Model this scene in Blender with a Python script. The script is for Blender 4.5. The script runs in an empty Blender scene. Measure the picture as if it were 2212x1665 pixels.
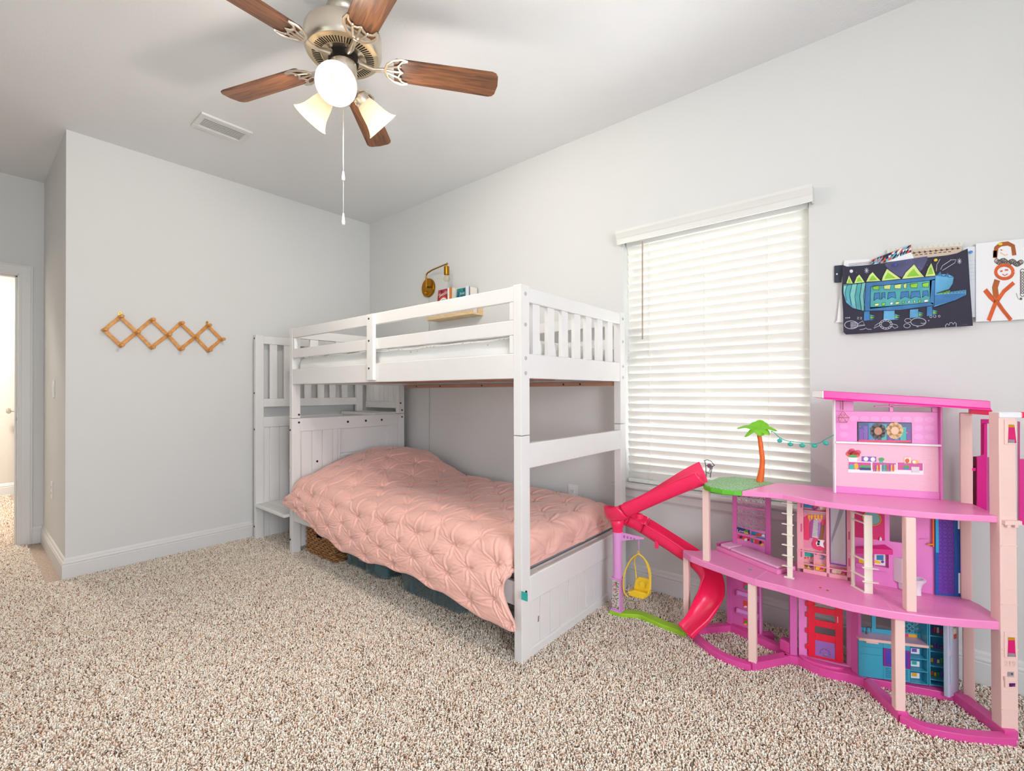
import bpy, bmesh, math, random
import numpy as np
from mathutils import Vector, Matrix, noise as mnoise
C = bpy.context.scene.collection
SC = bpy.context.scene
random.seed(7)
PI = math.pi
# ------------------------------------------------------------------ camera
CF, CYAW, CPIT, CROL, CX, CY, CH, CSY = 997.6366, 0.695135, 0.00606147, -0.00320473, 3.896209, -2.535826, 1.129298, 6.1353
_F = Vector((-math.sin(CYAW)*math.cos(CPIT), math.cos(CYAW)*math.cos(CPIT), math.sin(CPIT)))
_R = Vector((math.cos(CYAW), math.sin(CYAW), 0)); _U = _R.cross(_F)
_R, _U = _R*math.cos(CROL)+_U*math.sin(CROL), _U*math.cos(CROL)-_R*math.sin(CROL)
_C = Vector((CX, CY, CH))
cam = bpy.data.objects.new('camera', bpy.data.cameras.new('camera')); C.objects.link(cam)
cam.matrix_world = Matrix(((_R.x, _U.x, -_F.x, CX), (_R.y, _U.y, -_F.y, CY), (_R.z, _U.z, -_F.z, CH), (0, 0, 0, 1)))
cam.data.sensor_width = 36; cam.data.sensor_fit = 'HORIZONTAL'; cam.data.lens = CF/2212*36
cam.data.shift_y = CSY/2212; cam.data.clip_start = 0.02; cam.data.clip_end = 100
SC.camera = cam
def W(px, py, x=None, y=None, z=None):
    """photo measurement -> point of the room on a known plane"""
    d = _F+_R*((px-1106)/CF)-_U*((py-832.5-CSY)/CF)
    if x is not None: t = (x-CX)/d.x
    elif y is not None: t = (y-CY)/d.y
    else: t = (z-CH)/d.z
    return _C+d*t
# ------------------------------------------------------------------ look
vs = SC.view_settings
vs.view_transform = 'Standard'; vs.look = 'None'; vs.gamma = 1; vs.use_curve_mapping = False; vs.exposure = 0.15
# ------------------------------------------------------------------ sky
wd = bpy.data.worlds.new('sky'); SC.world = wd; wd.use_nodes = True
nt = wd.node_tree; bg = nt.nodes['Background']
tc = nt.nodes.new('ShaderNodeTexCoord'); sx = nt.nodes.new('ShaderNodeSeparateXYZ'); rp = nt.nodes.new('ShaderNodeValToRGB')
nt.links.new(tc.outputs['Generated'], sx.inputs[0]); nt.links.new(sx.outputs['Z'], rp.inputs['Fac'])
rp.color_ramp.elements[0].position = 0.0; rp.color_ramp.elements[0].color = (0.55, 0.68, 0.42, 1)
rp.color_ramp.elements[1].position = 0.06; rp.color_ramp.elements[1].color = (0.86, 0.93, 1.0, 1)
nt.links.new(rp.outputs['Color'], bg.inputs['Color']); bg.inputs['Strength'].default_value = 0.95
# ------------------------------------------------------------------ daylight at the seen window; side and rear daylight added from made-up windows
def area(name, loc, rot, sx, sy, power, col):
    l = bpy.data.lights.new(name, 'AREA'); l.shape = 'RECTANGLE'; l.size = sx; l.size_y = sy; l.energy = power; l.color = col
    o = bpy.data.objects.new(name, l); C.objects.link(o); o.location = loc; o.rotation_euler = rot
    return o
area('daylight_window', (3.117, 0.34, 1.35), (math.radians(-90), 0, 0), 0.92, 1.4, 9, (0.95, 0.98, 1.0))
area('sunlit_ground', (3.2, 1.1, -0.25), (math.radians(-138), 0, 0), 2.4, 1.2, 170, (1.0, 0.99, 0.95))
area('added_side_daylight', (5.86, -2.55, 1.35), (0, math.radians(90), 0), 1.5, 1.7, 96, (0.89, 0.94, 1.0))
area('added_rear_daylight', (2.2, -3.62, 1.3), (math.radians(90), 0, 0), 1.4, 1.5, 6, (0.9, 0.95, 1.0))
area('hall_light', (-2.4, -2.6, 2.7), (0, 0, 0), 0.5, 0.5, 70, (1.0, 0.93, 0.84))
# ------------------------------------------------------------------ materials
def lin(c):
    if isinstance(c, str):
        c = [int(c[i:i+2], 16)/255 for i in (0, 2, 4)]
    else: c = [k/255 for k in c]
    return tuple(k/12.92 if k <= .04045 else ((k+.055)/1.055)**2.4 for k in c)+(1,)
_M = {}
def mat(name, col='cccccc', rough=.5, metal=0, bump=None, var=None, emit=0, trans=0, alpha=1, spec=.5, sss=0, coat=0, ior=1.5):
    if name in _M: return _M[name]
    m = bpy.data.materials.new(name); m.use_nodes = True; nt = m.node_tree; b = nt.nodes['Principled BSDF']
    c = lin(col)
    b.inputs['Base Color'].default_value = c; b.inputs['Roughness'].default_value = rough; b.inputs['Metallic'].default_value = metal
    b.inputs['Specular IOR Level'].default_value = spec; b.inputs['IOR'].default_value = ior
    b.inputs['Coat Weight'].default_value = coat
    if trans: b.inputs['Transmission Weight'].default_value = trans
    if alpha < 1: b.inputs['Alpha'].default_value = alpha
    if emit: b.inputs['Emission Color'].default_value = c; b.inputs['Emission Strength'].default_value = emit
    if sss: b.inputs['Subsurface Weight'].default_value = sss; b.inputs['Subsurface Scale'].default_value = .01; b.inputs['Subsurface Radius'].default_value = (1, .6, .5)
    tc = nt.nodes.new('ShaderNodeTexCoord')
    if var:                                   # (scale, amount): faint uneven tone of the stuff itself
        n = nt.nodes.new('ShaderNodeTexNoise'); n.inputs['Scale'].default_value = var[0]; n.inputs['Detail'].default_value = 4
        nt.links.new(tc.outputs['Object'], n.inputs['Vector'])
        h = nt.nodes.new('ShaderNodeHueSaturation'); h.inputs['Color'].default_value = c
        mr = nt.nodes.new('ShaderNodeMapRange'); mr.inputs['To Min'].default_value = 1-var[1]; mr.inputs['To Max'].default_value = 1+var[1]
        mr.inputs['From Min'].default_value = .3; mr.inputs['From Max'].default_value = .7
        nt.links.new(n.outputs['Fac'], mr.inputs['Value']); nt.links.new(mr.outputs['Result'], h.inputs['Value'])
        nt.links.new(h.outputs['Color'], b.inputs['Base Color'])
    if bump:                                  # (scale, strength, distance)
        n = nt.nodes.new('ShaderNodeTexNoise'); n.inputs['Scale'].default_value = bump[0]; n.inputs['Detail'].default_value = 3
        nt.links.new(tc.outputs['Object'], n.inputs['Vector'])
        bp = nt.nodes.new('ShaderNodeBump'); bp.inputs['Strength'].default_value = bump[1]; bp.inputs['Distance'].default_value = bump[2] if len(bump) > 2 else .002
        nt.links.new(n.outputs['Fac'], bp.inputs['Height']); nt.links.new(bp.outputs['Normal'], b.inputs['Normal'])
    _M[name] = m
    return m
def wood(name, c1, c2, axis_scale=(2, 30, 30), rough=.45, sc=3.0):
    if name in _M: return _M[name]
    m = bpy.data.materials.new(name); m.use_nodes = True; nt = m.node_tree; b = nt.nodes['Principled BSDF']
    tc = nt.nodes.new('ShaderNodeTexCoord'); mp = nt.nodes.new('ShaderNodeMapping'); mp.inputs['Scale'].default_value = axis_scale
    nt.links.new(tc.outputs['UV'], mp.inputs['Vector'])
    n = nt.nodes.new('ShaderNodeTexNoise'); n.inputs['Scale'].default_value = sc; n.inputs['Detail'].default_value = 6; n.inputs['Distortion'].default_value = 1.2
    nt.links.new(mp.outputs['Vector'], n.inputs['Vector'])
    r = nt.nodes.new('ShaderNodeValToRGB'); r.color_ramp.elements[0].position = .32; r.color_ramp.elements[0].color = lin(c1)
    r.color_ramp.elements[1].position = .68; r.color_ramp.elements[1].color = lin(c2)
    nt.links.new(n.outputs['Fac'], r.inputs['Fac']); nt.links.new(r.outputs['Color'], b.inputs['Base Color'])
    b.inputs['Roughness'].default_value = rough
    _M[name] = m
    return m
# ------------------------------------------------------------------ mesh builder (points are room coordinates)
def V3(p): return Vector(p)
class MB:
    def __init__(s): s.v = []; s.f = []; s.mi = []; s.sm = []; s.mats = []; s.uv = {}
    def _m(s, m):
        if m not in s.mats: s.mats.append(m)
        return s.mats.index(m)
    def add(s, vs, fs, m, smooth=False):
        k = len(s.v); s.v += [tuple(p) for p in vs]; i = s._m(m)
        for f in fs: s.f.append([k+j for j in f]); s.mi.append(i); s.sm.append(smooth)
        return k
    def box(s, x0, x1, y0, y1, z0, z1, m):
        return s.obox(((x0+x1)/2, (y0+y1)/2, (z0+z1)/2), (abs(x1-x0)/2, 0, 0), (0, abs(y1-y0)/2, 0), (0, 0, abs(z1-z0)/2), m)
    def obox(s, c, u, v, w, m):
        c, u, v, w = map(V3, (c, u, v, w))
        p = [c+u*a+v*b+w*d for d in (-1, 1) for b in (-1, 1) for a in (-1, 1)]
        s.add(p, [(0, 2, 3, 1), (4, 5, 7, 6), (0, 1, 5, 4), (2, 6, 7, 3), (0, 4, 6, 2), (1, 3, 7, 5)], m); return s
    def poly(s, pts, m): s.add(pts, [tuple(range(len(pts)))], m); return s
    def prism(s, pts, vec, m, smooth=False):
        n = len(pts); vec = V3(vec); a = [V3(p) for p in pts]
        s.add(a+[p+vec for p in a], [tuple(range(n))[::-1], tuple(range(n, 2*n))], m)
        k = len(s.v)-2*n; i = s._m(m)
        for j in range(n):
            s.f.append([k+j, k+(j+1) % n, k+n+(j+1) % n, k+n+j]); s.mi.append(i); s.sm.append(smooth)
        return s
    def tube(s, path, r, m, n=8, closed=False, cap=True, flat=1.0):
        P = [V3(p) for p in path]; N = len(P); rr = r if hasattr(r, '__len__') else [r]*N
        up = None; vs = []
        for i in range(N):
            t = (P[(i+1) % N]-P[i-1]) if closed else (P[min(i+1, N-1)]-P[max(i-1, 0)])
            t.normalize()
            if up is None:
                up = Vector((0, 0, 1)) if abs(t.z) < .9 else Vector((0, 1, 0))
            up = (up-t*up.dot(t)).normalized(); sd = t.cross(up)
            for k in range(n):
                a = 2*PI*k/n; vs.append(P[i]+(sd*math.cos(a)+up*math.sin(a)*flat)*rr[i])
        fs = []
        for i in range(N if closed else N-1):
            j = (i+1) % N
            for k in range(n): fs.append((i*n+k, i*n+(k+1) % n, j*n+(k+1) % n, j*n+k))
        s.add(vs, fs, m, True)
        if cap and not closed:
            k = len(s.v)-n*N; i = s._m(m)
            s.f += [[k+j for j in range(n)][::-1], [k+(N-1)*n+j for j in range(n)]]; s.mi += [i, i]; s.sm += [False, False]
        return s
    def lathe(s, prof, c, axis, m, n=32, capa=True, capb=True, smooth=True):
        c = V3(c); ax = V3(axis).normalized(); u = ax.orthogonal().normalized(); w = ax.cross(u); vs = []; fs = []
        for (r, h) in prof:
            for k in range(n):
                a = 2*PI*k/n; vs.append(c+ax*h+(u*math.cos(a)+w*math.sin(a))*r)
        for i in range(len(prof)-1):
            for k in range(n): fs.append((i*n+k, i*n+(k+1) % n, (i+1)*n+(k+1) % n, (i+1)*n+k))
        k0 = s.add(vs, fs, m, smooth); i = s._m(m)
        if capa: s.f.append([k0+j for j in range(n)][::-1]); s.mi.append(i); s.sm.append(False)
        if capb: s.f.append([k0+(len(prof)-1)*n+j for j in range(n)]); s.mi.append(i); s.sm.append(False)
        return s
    def cyl(s, a, b, r, m, n=16): a = V3(a); b = V3(b); return s.lathe([(r, 0), (r, (b-a).length)], a, b-a, m, n)
    def ball(s, c, r, m, n=16, rings=10, sq=(1, 1, 1)):
        vs = []; fs = []; c = V3(c)
        for i in range(rings+1):
            t = PI*i/rings
            for k in range(n):
                a = 2*PI*k/n; vs.append((c.x+r*sq[0]*math.sin(t)*math.cos(a), c.y+r*sq[1]*math.sin(t)*math.sin(a), c.z+r*sq[2]*math.cos(t)))
        for i in range(rings):
            for k in range(n): fs.append((i*n+k, (i+1)*n+k, (i+1)*n+(k+1) % n, i*n+(k+1) % n))
        s.add(vs, fs, m, True); return s
    def sweep(s, path, sides, profs, m, closed_prof=False, cap=False, ups=None):
        """path points, side vectors, profile (a along side, b along up) per point"""
        P = [V3(p) for p in path]; vs = []; n = len(profs[0])
        for i, p in enumerate(P):
            t = (P[min(i+1, len(P)-1)]-P[max(i-1, 0)]).normalized(); sd = V3(sides[i]); sd = (sd-t*sd.dot(t)).normalized()
            up = sd.cross(t); up = up if up.z >= 0 else -up
            if ups: up = V3(ups[i])
            for (a, b) in profs[i]: vs.append(p+sd*a+up*b)
        fs = []
        for i in range(len(P)-1):
            for k in range(n if closed_prof else n-1): fs.append((i*n+k, i*n+(k+1) % n, (i+1)*n+(k+1) % n, (i+1)*n+k))
        k0 = s.add(vs, fs, m, True); i = s._m(m)
        if cap: s.f += [[k0+j for j in range(n)][::-1], [k0+(len(P)-1)*n+j for j in range(n)]]; s.mi += [i, i]; s.sm += [False, False]
        return s
    def stroke(s, pts, w, m, fn=None):
        """flat brush line: pts in the (a,b) frame of fn"""
        P = [Vector((p[0], p[1])) for p in pts]; L = []; R = []
        for i in range(len(P)):
            t = (P[min(i+1, len(P)-1)]-P[max(i-1, 0)])
            t = t.normalized() if t.length > 1e-9 else Vector((1, 0)); nrm = Vector((-t.y, t.x))*w/2
            L.append(P[i]+nrm); R.append(P[i]-nrm)
        for i in range(len(P)-1): s.poly([fn(*L[i]), fn(*L[i+1]), fn(*R[i+1]), fn(*R[i])], m)
        return s
    def build(s, name, parent=None, loc=None, bevel=0, seg=2, recalc=True, sharp=.7, props=None, uvbox=None):
        me = bpy.data.meshes.new(name); root = parent
        while root is not None and root.parent is not None: root = root.parent
        off = V3(root.location) if root is not None else (V3(loc) if loc is not None else Vector((0, 0, 0)))
        me.from_pydata([(p[0]-off.x, p[1]-off.y, p[2]-off.z) for p in s.v], [], s.f)
        for m in s.mats: me.materials.append(m)
        me.polygons.foreach_set('material_index', s.mi); me.polygons.foreach_set('use_smooth', s.sm)
        if recalc:
            b = bmesh.new(); b.from_mesh(me); bmesh.ops.recalc_face_normals(b, faces=b.faces); b.to_mesh(me); b.free()
        if any(s.sm): me.set_sharp_from_angle(angle=sharp)
        if uvbox:                                # (u axis, v axis): flat metre mapping for wood grain
            uv = me.uv_layers.new(name='grain'); ua, va = V3(uvbox[0]), V3(uvbox[1])
            for li in range(len(me.loops)):
                co = me.vertices[me.loops[li].vertex_index].co; uv.data[li].uv = (co.dot(ua), co.dot(va)+.37*co.dot(ua.cross(va)))
        me.update()
        o = bpy.data.objects.new(name, me); C.objects.link(o)
        if parent is not None: o.parent = parent
        else: o.location = off
        if bevel:
            bv = o.modifiers.new('edge', 'BEVEL'); bv.width = bevel; bv.segments = seg; bv.limit_method = 'ANGLE'; bv.angle_limit = .6
        if props:
            for k, q in props.items(): o[k] = q
        return o
def thing(name, label, cat, loc, group=None):
    o = bpy.data.objects.new(name, None); C.objects.link(o); o.location = loc; o.empty_display_size = .05
    o['label'] = label; o['category'] = cat
    if group: o['group'] = group
    return o
def tag(o, label, cat, group=None):
    o['label'] = label; o['category'] = cat
    if group: o['group'] = group
    return o
def struct(o): o['kind'] = 'structure'; return o
def spline(pts, n=8):
    P = [V3(p) for p in pts]; out = []
    for i in range(len(P)-1):
        a, b, c, d = P[max(i-1, 0)], P[i], P[i+1], P[min(i+2, len(P)-1)]
        for k in range(n):
            t = k/n; out.append(.5*((2*b)+(c-a)*t+(2*a-5*b+4*c-d)*t*t+(3*b-a-3*c+d)*t**3))
    out.append(P[-1]); return out
def text_polys(txt, size=1.0, extrude=0):
    cu = bpy.data.curves.new('lettering', 'FONT'); cu.body = txt; cu.size = size; cu.align_x = 'CENTER'; cu.align_y = 'CENTER'; cu.resolution_u = 2
    o = bpy.data.objects.new('lettering', cu); C.objects.link(o)
    dg = bpy.context.evaluated_depsgraph_get(); me = bpy.data.meshes.new_from_object(o.evaluated_get(dg))
    vs = [tuple(v.co) for v in me.vertices]; fs = [tuple(p.vertices) for p in me.polygons]
    bpy.data.objects.remove(o); bpy.data.curves.remove(cu); bpy.data.meshes.remove(me)
    return vs, fs
def letter(mb, txt, size, fn, m):
    vs, fs = text_polys(txt, size); mb.add([fn(a, b) for a, b, _ in vs], fs, m)
def circ(cx, cy, r, n=20, ry=None, a0=0, a1=2*PI):
    ry = r if ry is None else ry; full = abs(a1-a0-2*PI) < 1e-6
    k = n if full else n+1
    return [(cx+r*math.cos(a0+(a1-a0)*i/n), cy+ry*math.sin(a0+(a1-a0)*i/n)) for i in range(k)]
WHITE = mat('white_paint', 'e1dfde', .4, var=(6, .015))
TRIM = mat('trim_paint', 'dcdbda', .4)
SCREW = mat('dark_screw', '3a3330', .5, .6)
# ------------------------------------------------------------------ the setting
H = 2.74; FZ = -.012
WALL = mat('wall_paint', 'd9d9d8', .85, bump=(160, .25, .001))
CEIL = mat('ceiling_paint', 'e4e5e7', .9, bump=(95, .45, .002))
HALLW = mat('hall_paint', 'd6cfc6', .85)
CARPETB = mat('carpet_backing', 'b8a595', .95, var=(90, .25))
def wallmb(*boxes, m=WALL):
    b = MB()
    for t in boxes: b.box(*t, m)
    return b
struct(wallmb((-3.9, 5.8, -3.55, .16, FZ-.1, FZ), m=CARPETB).build('floor'))
struct(wallmb((-3.9, 5.8, -3.55, .16, H, H+.1), m=CEIL).build('ceiling'))
WX0, WX1, WZ0, WZ1 = 2.648, 3.585, .585, 2.03
struct(wallmb((-.12, WX0, 0, .14, FZ, H), (WX1, 5.8, 0, .14, FZ, H), (WX0, WX1, 0, .14, FZ, WZ0), (WX0, WX1, 0, .14, WZ1, H)).build('wall_right'))
AY = -2.1167
struct(wallmb((-.12, 0, AY, 0, FZ, H)).build('wall_left'))
struct(wallmb((-1.25, -.12, AY, AY+.12, FZ, H)).build('wall_alcove'))
DX = -1.13; DY1 = -2.235; DY0 = -3.05; DH = 2.025
struct(wallmb((DX-.12, DX, DY1, AY, FZ, H), (DX-.12, DX, -3.4, DY0, FZ, H), (DX-.12, DX, DY0, DY1, DH, H)).build('wall_entry'))
struct(wallmb((5.6, 5.72, -3.4, -3.3, FZ, H), (5.6, 5.72, -1.8, 0, FZ, H), (5.6, 5.72, -3.3, -1.8, FZ, .5), (5.6, 5.72, -3.3, -1.8, 2.2, H)).build('wall_side'))
struct(wallmb((-3.9, 1.5, -3.52, -3.4, FZ, H), (2.9, 5.72, -3.52, -3.4, FZ, H), (1.5, 2.9, -3.52, -3.4, FZ, .55), (1.5, 2.9, -3.52, -3.4, 2.05, H)).build('wall_front'))
struct(wallmb((-3.9, -3.75, -3.4, -1.9, FZ, H), (-3.9, -1.25, -2.0, -1.88, FZ, H), m=HALLW).build('wall_hall'))
# baseboards: moulded profile (depth, height) run along a wall
BP = [(0, FZ), (.015, FZ), (.015, .078), (.0125, .081), (.0125, .083), (.0145, .088), (.0145, .092), (.0105, .099), (.0085, .1), (.0085, .103), (.007, .112), (.003, .1185), (.0, .121)]
def baseboard(name, a, b, nrm, e0=0, e1=0):
    a, b, n = Vector(a), Vector(b), Vector(nrm); d = (b-a).normalized(); mb = MB(); k = len(BP)
    A = [a+n*p+d*(-p*e0)+Vector((0, 0, z)) for p, z in BP]; B = [b+n*p+d*(p*e1)+Vector((0, 0, z)) for p, z in BP]
    mb.add(A+B, [tuple(range(k)), tuple(range(k, 2*k))]+[(j, (j+1) % k, k+(j+1) % k, k+j) for j in range(k)], TRIM)
    struct(mb.build(name))
baseboard('baseboard_left', (0, 0, 0), (0, AY, 0), (1, 0, 0), -1, 1)
baseboard('baseboard_right', (0, 0, 0), (5.6, 0, 0), (0, -1, 0), -1, -1)
baseboard('baseboard_alcove', (0, AY, 0), (DX, AY, 0), (0, -1, 0), 1, -1)
baseboard('baseboard_entry', (DX, AY, 0), (DX, DY1+.06, 0), (1, 0, 0), -1, 0)
baseboard('baseboard_hall', (-3.75, -2.0, 0), (-3.75, -3.4, 0), (1, 0, 0))
# entry doorway: jamb, stop and casing
d = MB()
d.box(DX-.125, DX+.004, DY1-.0, DY1-.018, FZ, DH, TRIM); d.box(DX-.125, DX+.004, DY0, DY0+.018, FZ, DH, TRIM); d.box(DX-.125, DX+.004, DY0, DY1, DH-.018, DH, TRIM)
d.box(DX-.08, DX-.045, DY1-.018, DY1-.03, FZ, DH-.018, TRIM); d.box(DX-.08, DX-.045, DY0+.018, DY1-.018, DH-.03, DH-.018, TRIM)
for (y0, y1) in ((DY1-.012, DY1+.06), (DY0-.06, DY0+.012)):
    d.box(DX, DX+.012, y0, y1, FZ, DH+.06, TRIM); d.box(DX+.012, DX+.018, y0+.012, y1-.012, FZ, DH+.048, TRIM)
d.box(DX, DX+.0121, DY0-.06, DY1+.06, DH-.012, DH+.06, TRIM); d.box(DX+.012, DX+.0181, DY0-.048, DY1+.048, DH, DH+.048, TRIM)
door1 = struct(d.build('door_1', bevel=.002))
NICK = mat('brushed_nickel', 'c9c4bb', .28, 1)
s = MB(); s.box(DX-.05, DX-.02, DY1-.0185, DY1-.0165, .9, .965, NICK); s.box(DX-.045, DX-.025, DY1-.0195, DY1-.018, .92, .945, SCREW); s.build('strike_plate', door1)
# the white door standing open across the hall
d = MB(); d.box(-3.72, -2.95, -2.13, -2.095, 0, DH, TRIM); d.box(-3.66, -3.01, -2.134, -2.13, 1.1, 1.9, TRIM); d.box(-3.66, -3.01, -2.134, -2.13, .2, .85, TRIM)
door2 = struct(d.build('door_2', bevel=.003))
for z in (.3, 1.05, 1.7):
    MB().box(-3.55, -3.42, -2.138, -2.129, z-.05, z+.05, mat('hinge_bronze', '6e6459', .4, .8)).build('hinge', door2)
MB().lathe([(.012, 0), (.012, .03), (.028, .04), (.032, .055), (.02, .07)], (-3.6, -2.13, .93), (0, -1, 0), NICK, 16).build('knob', door2)
# window: frame, glass, stool and apron
f = MB(); PVC = mat('window_vinyl', 'eceded', .35)
for (x0, x1, z0, z1) in ((WX0, WX0+.05, WZ0, WZ1), (WX1-.05, WX1, WZ0, WZ1), (WX0+.05, WX1-.05, WZ0, WZ0+.05), (WX0+.05, WX1-.05, WZ1-.05, WZ1), (WX0+.05, WX1-.05, 1.28, 1.325)):
    f.box(x0, x1, .085, .13, z0, z1, PVC)
win = struct(f.build('window_1', bevel=.003))
GL = mat('window_glass', 'ffffff', .0, trans=1, ior=1.02, spec=.2)
MB().box(WX0+.04, WX1-.04, .106, .109, WZ0+.04, WZ1-.04, GL).build('pane', win)
t = MB(); t.box(WX0-.065, WX1+.065, -.05, .0, WZ0-.02, WZ0, TRIM); t.box(WX0, WX1, .0, .09, WZ0-.02, WZ0+.001, TRIM)
struct(t.build('trim_1', bevel=.006, seg=3))
t = MB()
t.prism([(WX0-.04, 0, WZ0-.085), (WX0-.04, -.008, WZ0-.085), (WX0-.04, -.016, WZ0-.072), (WX0-.04, -.018, WZ0-.035), (WX0-.04, -.012, WZ0-.03), (WX0-.04, -.016, WZ0-.021), (WX0-.04, 0, WZ0-.021)], (WX1-WX0+.08, 0, 0), TRIM)
struct(t.build('trim_2'))
# made-up windows behind the camera, added for their daylight: frames in their openings
f = MB()
for (y0, y1, z0, z1) in ((-3.3, -3.25, .5, 2.2), (-1.85, -1.8, .5, 2.2), (-3.25, -1.85, .5, .55), (-3.25, -1.85, 2.15, 2.2), (-3.25, -1.85, 1.33, 1.37)): f.box(5.65, 5.7, y0, y1, z0, z1, PVC)
struct(f.build('added_window_side'))
f = MB()
for (x0, x1, z0, z1) in ((1.5, 1.55, .55, 2.05), (2.85, 2.9, .55, 2.05), (1.55, 2.85, .55, .6), (1.55, 2.85, 2.0, 2.05), (2.18, 2.22, .6, 2.0)): f.box(x0, x1, -3.5, -3.45, z0, z1, PVC)
struct(f.build('added_window_rear'))
# ------------------------------------------------------------------ carpet pile: twisted cut yarn, thousands of tufts
rs = np.random.RandomState(3)
def pile(x0, x1, y0, y1, sp):
    nx = int((x1-x0)/sp); ny = int((y1-y0)/sp)
    gx, gy = np.meshgrid(np.arange(nx), np.arange(ny)); n = nx*ny
    return np.stack([x0+(gx.ravel()+rs.rand(n)*1.2-.1)*sp, y0+(gy.ravel()+rs.rand(n)*1.2-.1)*sp], 1)
pts = np.concatenate([pile(0.02, 4.9, -2.2, -.017, .0053), pile(-1.12, 4.9, -2.75, -2.2, .0058), pile(-3.7, -1.12, -2.9, -2.16, .012)])
keep = ~((pts[:, 0] < 0.02) & (pts[:, 1] > AY-.02))
# only what lies inside the view and a margin round it
dx = pts[:, 0]-CX; dy = pts[:, 1]-CY; dep = dx*_F.x+dy*_F.y; lat = dx*_R.x+dy*_R.y
keep &= (dep > .9) & (np.abs(lat) < 1.25*dep+.15)
pts = pts[keep]; N = len(pts)
az = rs.rand(N)*2*PI; curl = (rs.rand(N)-.5)*3.2; hh = .0115+.0045*rs.rand(N); wd_ = .00165+.00065*rs.rand(N); reach = .0035+.0045*rs.rand(N)
S = 5; vv = np.zeros((N, S, 3, 3), np.float32)
for i in range(S):
    t = i/(S-1); a2 = az+curl*t; r = reach*t**1.3
    cx = pts[:, 0]+np.cos(a2)*r; cy = pts[:, 1]+np.sin(a2)*r; cz = FZ+hh*(np.sin(min(1, t*1.15)*PI*.5)-.18*max(0, t-.6)/.4)
    tw = a2+PI/2+.9*t*np.sign(curl); ww = wd_*(.85 if i == 0 else (.62 if i == S-1 else 1.08))
    for q, sg in ((0, -1), (1, 0), (2, 1)):
        vv[:, i, q, 0] = cx+np.cos(tw)*ww*sg-(np.cos(a2)*ww*.5*(1-abs(sg)) if t < .5 else 0); vv[:, i, q, 1] = cy+np.sin(tw)*ww*sg-(np.sin(a2)*ww*.5*(1-abs(sg)) if t < .5 else 0); vv[:, i, q, 2] = cz+(0 if sg else ww*.75*t)
base = (np.arange(N)*S*3)[:, None, None]
fq = np.array([[3*i+q, 3*i+q+1, 3*i+q+4, 3*i+q+3] for i in range(S-1) for q in (0, 1)])[None]
fq = (base+fq).reshape(-1, 4)
me = bpy.data.meshes.new('carpet_pile'); nv = N*S*3; nf = len(fq)
me.vertices.add(nv); me.vertices.foreach_set('co', vv.reshape(-1))
me.loops.add(nf*4); me.loops.foreach_set('vertex_index', fq.reshape(-1).astype(np.int32))
me.polygons.add(nf); me.polygons.foreach_set('loop_start', np.arange(0, nf*4, 4, dtype=np.int32)); me.polygons.foreach_set('loop_total', np.full(nf, 4, np.int32))
yarn = np.array([lin(c)[:3] for c in ('f0e4d9', 'eadbcd', 'e5d2c2', 'dbc5b2', 'cfb29c', 'a07b61', '65483a', 'eee1d5')]); pr = [.2, .2, .19, .14, .075, .05, .045, .10]
yc = np.minimum(yarn[rs.choice(8, N, p=pr)]*(1.16+.14*rs.rand(N, 1)), .97)
col = np.ones((N, S*3, 4), np.float32); col[:, :, :3] = yc[:, None, :]
at = me.color_attributes.new('yarn', 'FLOAT_COLOR', 'POINT'); at.data.foreach_set('color', col.reshape(-1))
me.polygons.foreach_set('use_smooth', np.ones(nf, bool)); me.update(); me.validate()
YM = bpy.data.materials.new('yarn'); YM.use_nodes = True; yt = YM.node_tree; yb = yt.nodes['Principled BSDF']; ya = yt.nodes.new('ShaderNodeVertexColor'); ya.layer_name = 'yarn'
yt.links.new(ya.outputs['Color'], yb.inputs['Base Color']); yb.inputs['Roughness'].default_value = .9; yb.inputs['Specular IOR Level'].default_value = .1
me.materials.append(YM)
po = bpy.data.objects.new('carpet_pile', me); C.objects.link(po); po['kind'] = 'stuff'
tag(po, 'speckled beige and brown frieze carpet pile covering the whole floor', 'carpet')
# ------------------------------------------------------------------ ceiling fan with three lit shades
FX, FY = 2.118, -1.502
fan = thing('ceiling_fan', 'five-blade walnut and nickel ceiling fan with three lit glass shades', 'ceiling fan', (FX, FY, H))
NIC = mat('satin_nickel', 'd8cfc2', .3, 1); DARKM = mat('dark_metal', '2d2a28', .4, .8)
def fl(prof, z, m, nm, parent, n=48, up=False): return MB().lathe([(r, h) for r, h in prof], (FX, FY, z), (0, 0, -1), m, n).build(nm, parent)
fl([(.065, 0), (.068, .012), (.06, .035), (.04, .05), (.022, .058)], H, NIC, 'canopy', fan)
fl([(.013, .05), (.013, .12)], H, DARKM, 'downrod', fan, 16)
ZT = 2.645
hs = fl([(.03, -.035), (.045, -.02), (.05, 0), (.125, .008), (.15, .016), (.1555, .026), (.1555, .085), (.15, .1), (.143, .108)], ZT, NIC, 'motor_housing', fan, 64)
ring = MB(); ZG = ZT-.108
ring.lathe([(.143, 0), (.128, .004), (.086, .004), (.082, -.004), (.082, -.02)], (FX, FY, ZG), (0, 0, -1), mat('champagne_nickel', 'e8d9bd', .32, .9), 64, False, False)
ring.build('vent_ring', hs)
sl = MB()
for k in range(64):
    a = 2*PI*k/64; u = Vector((math.cos(a), math.sin(a), 0)); w = Vector((-u.y, u.x, 0))
    sl.obox(Vector((FX, FY, ZG-.0045))+u*.107, u*.016, w*.0022, (0, 0, .0006), DARKM)
sl.build('vent_slots', hs)
fl([(.06, -.01), (.06, .03), (.052, .034)], ZG, DARKM, 'rotor', fan)
lk = fl([(.05, .03), (.054, .034), (.054, .095), (.05, .1), (.05, .104), (.057, .108), (.057, .14), (.045, .152), (.03, .16), (.012, .166), (.008, .178)], ZG, NIC, 'light_kit', fan)
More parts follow.
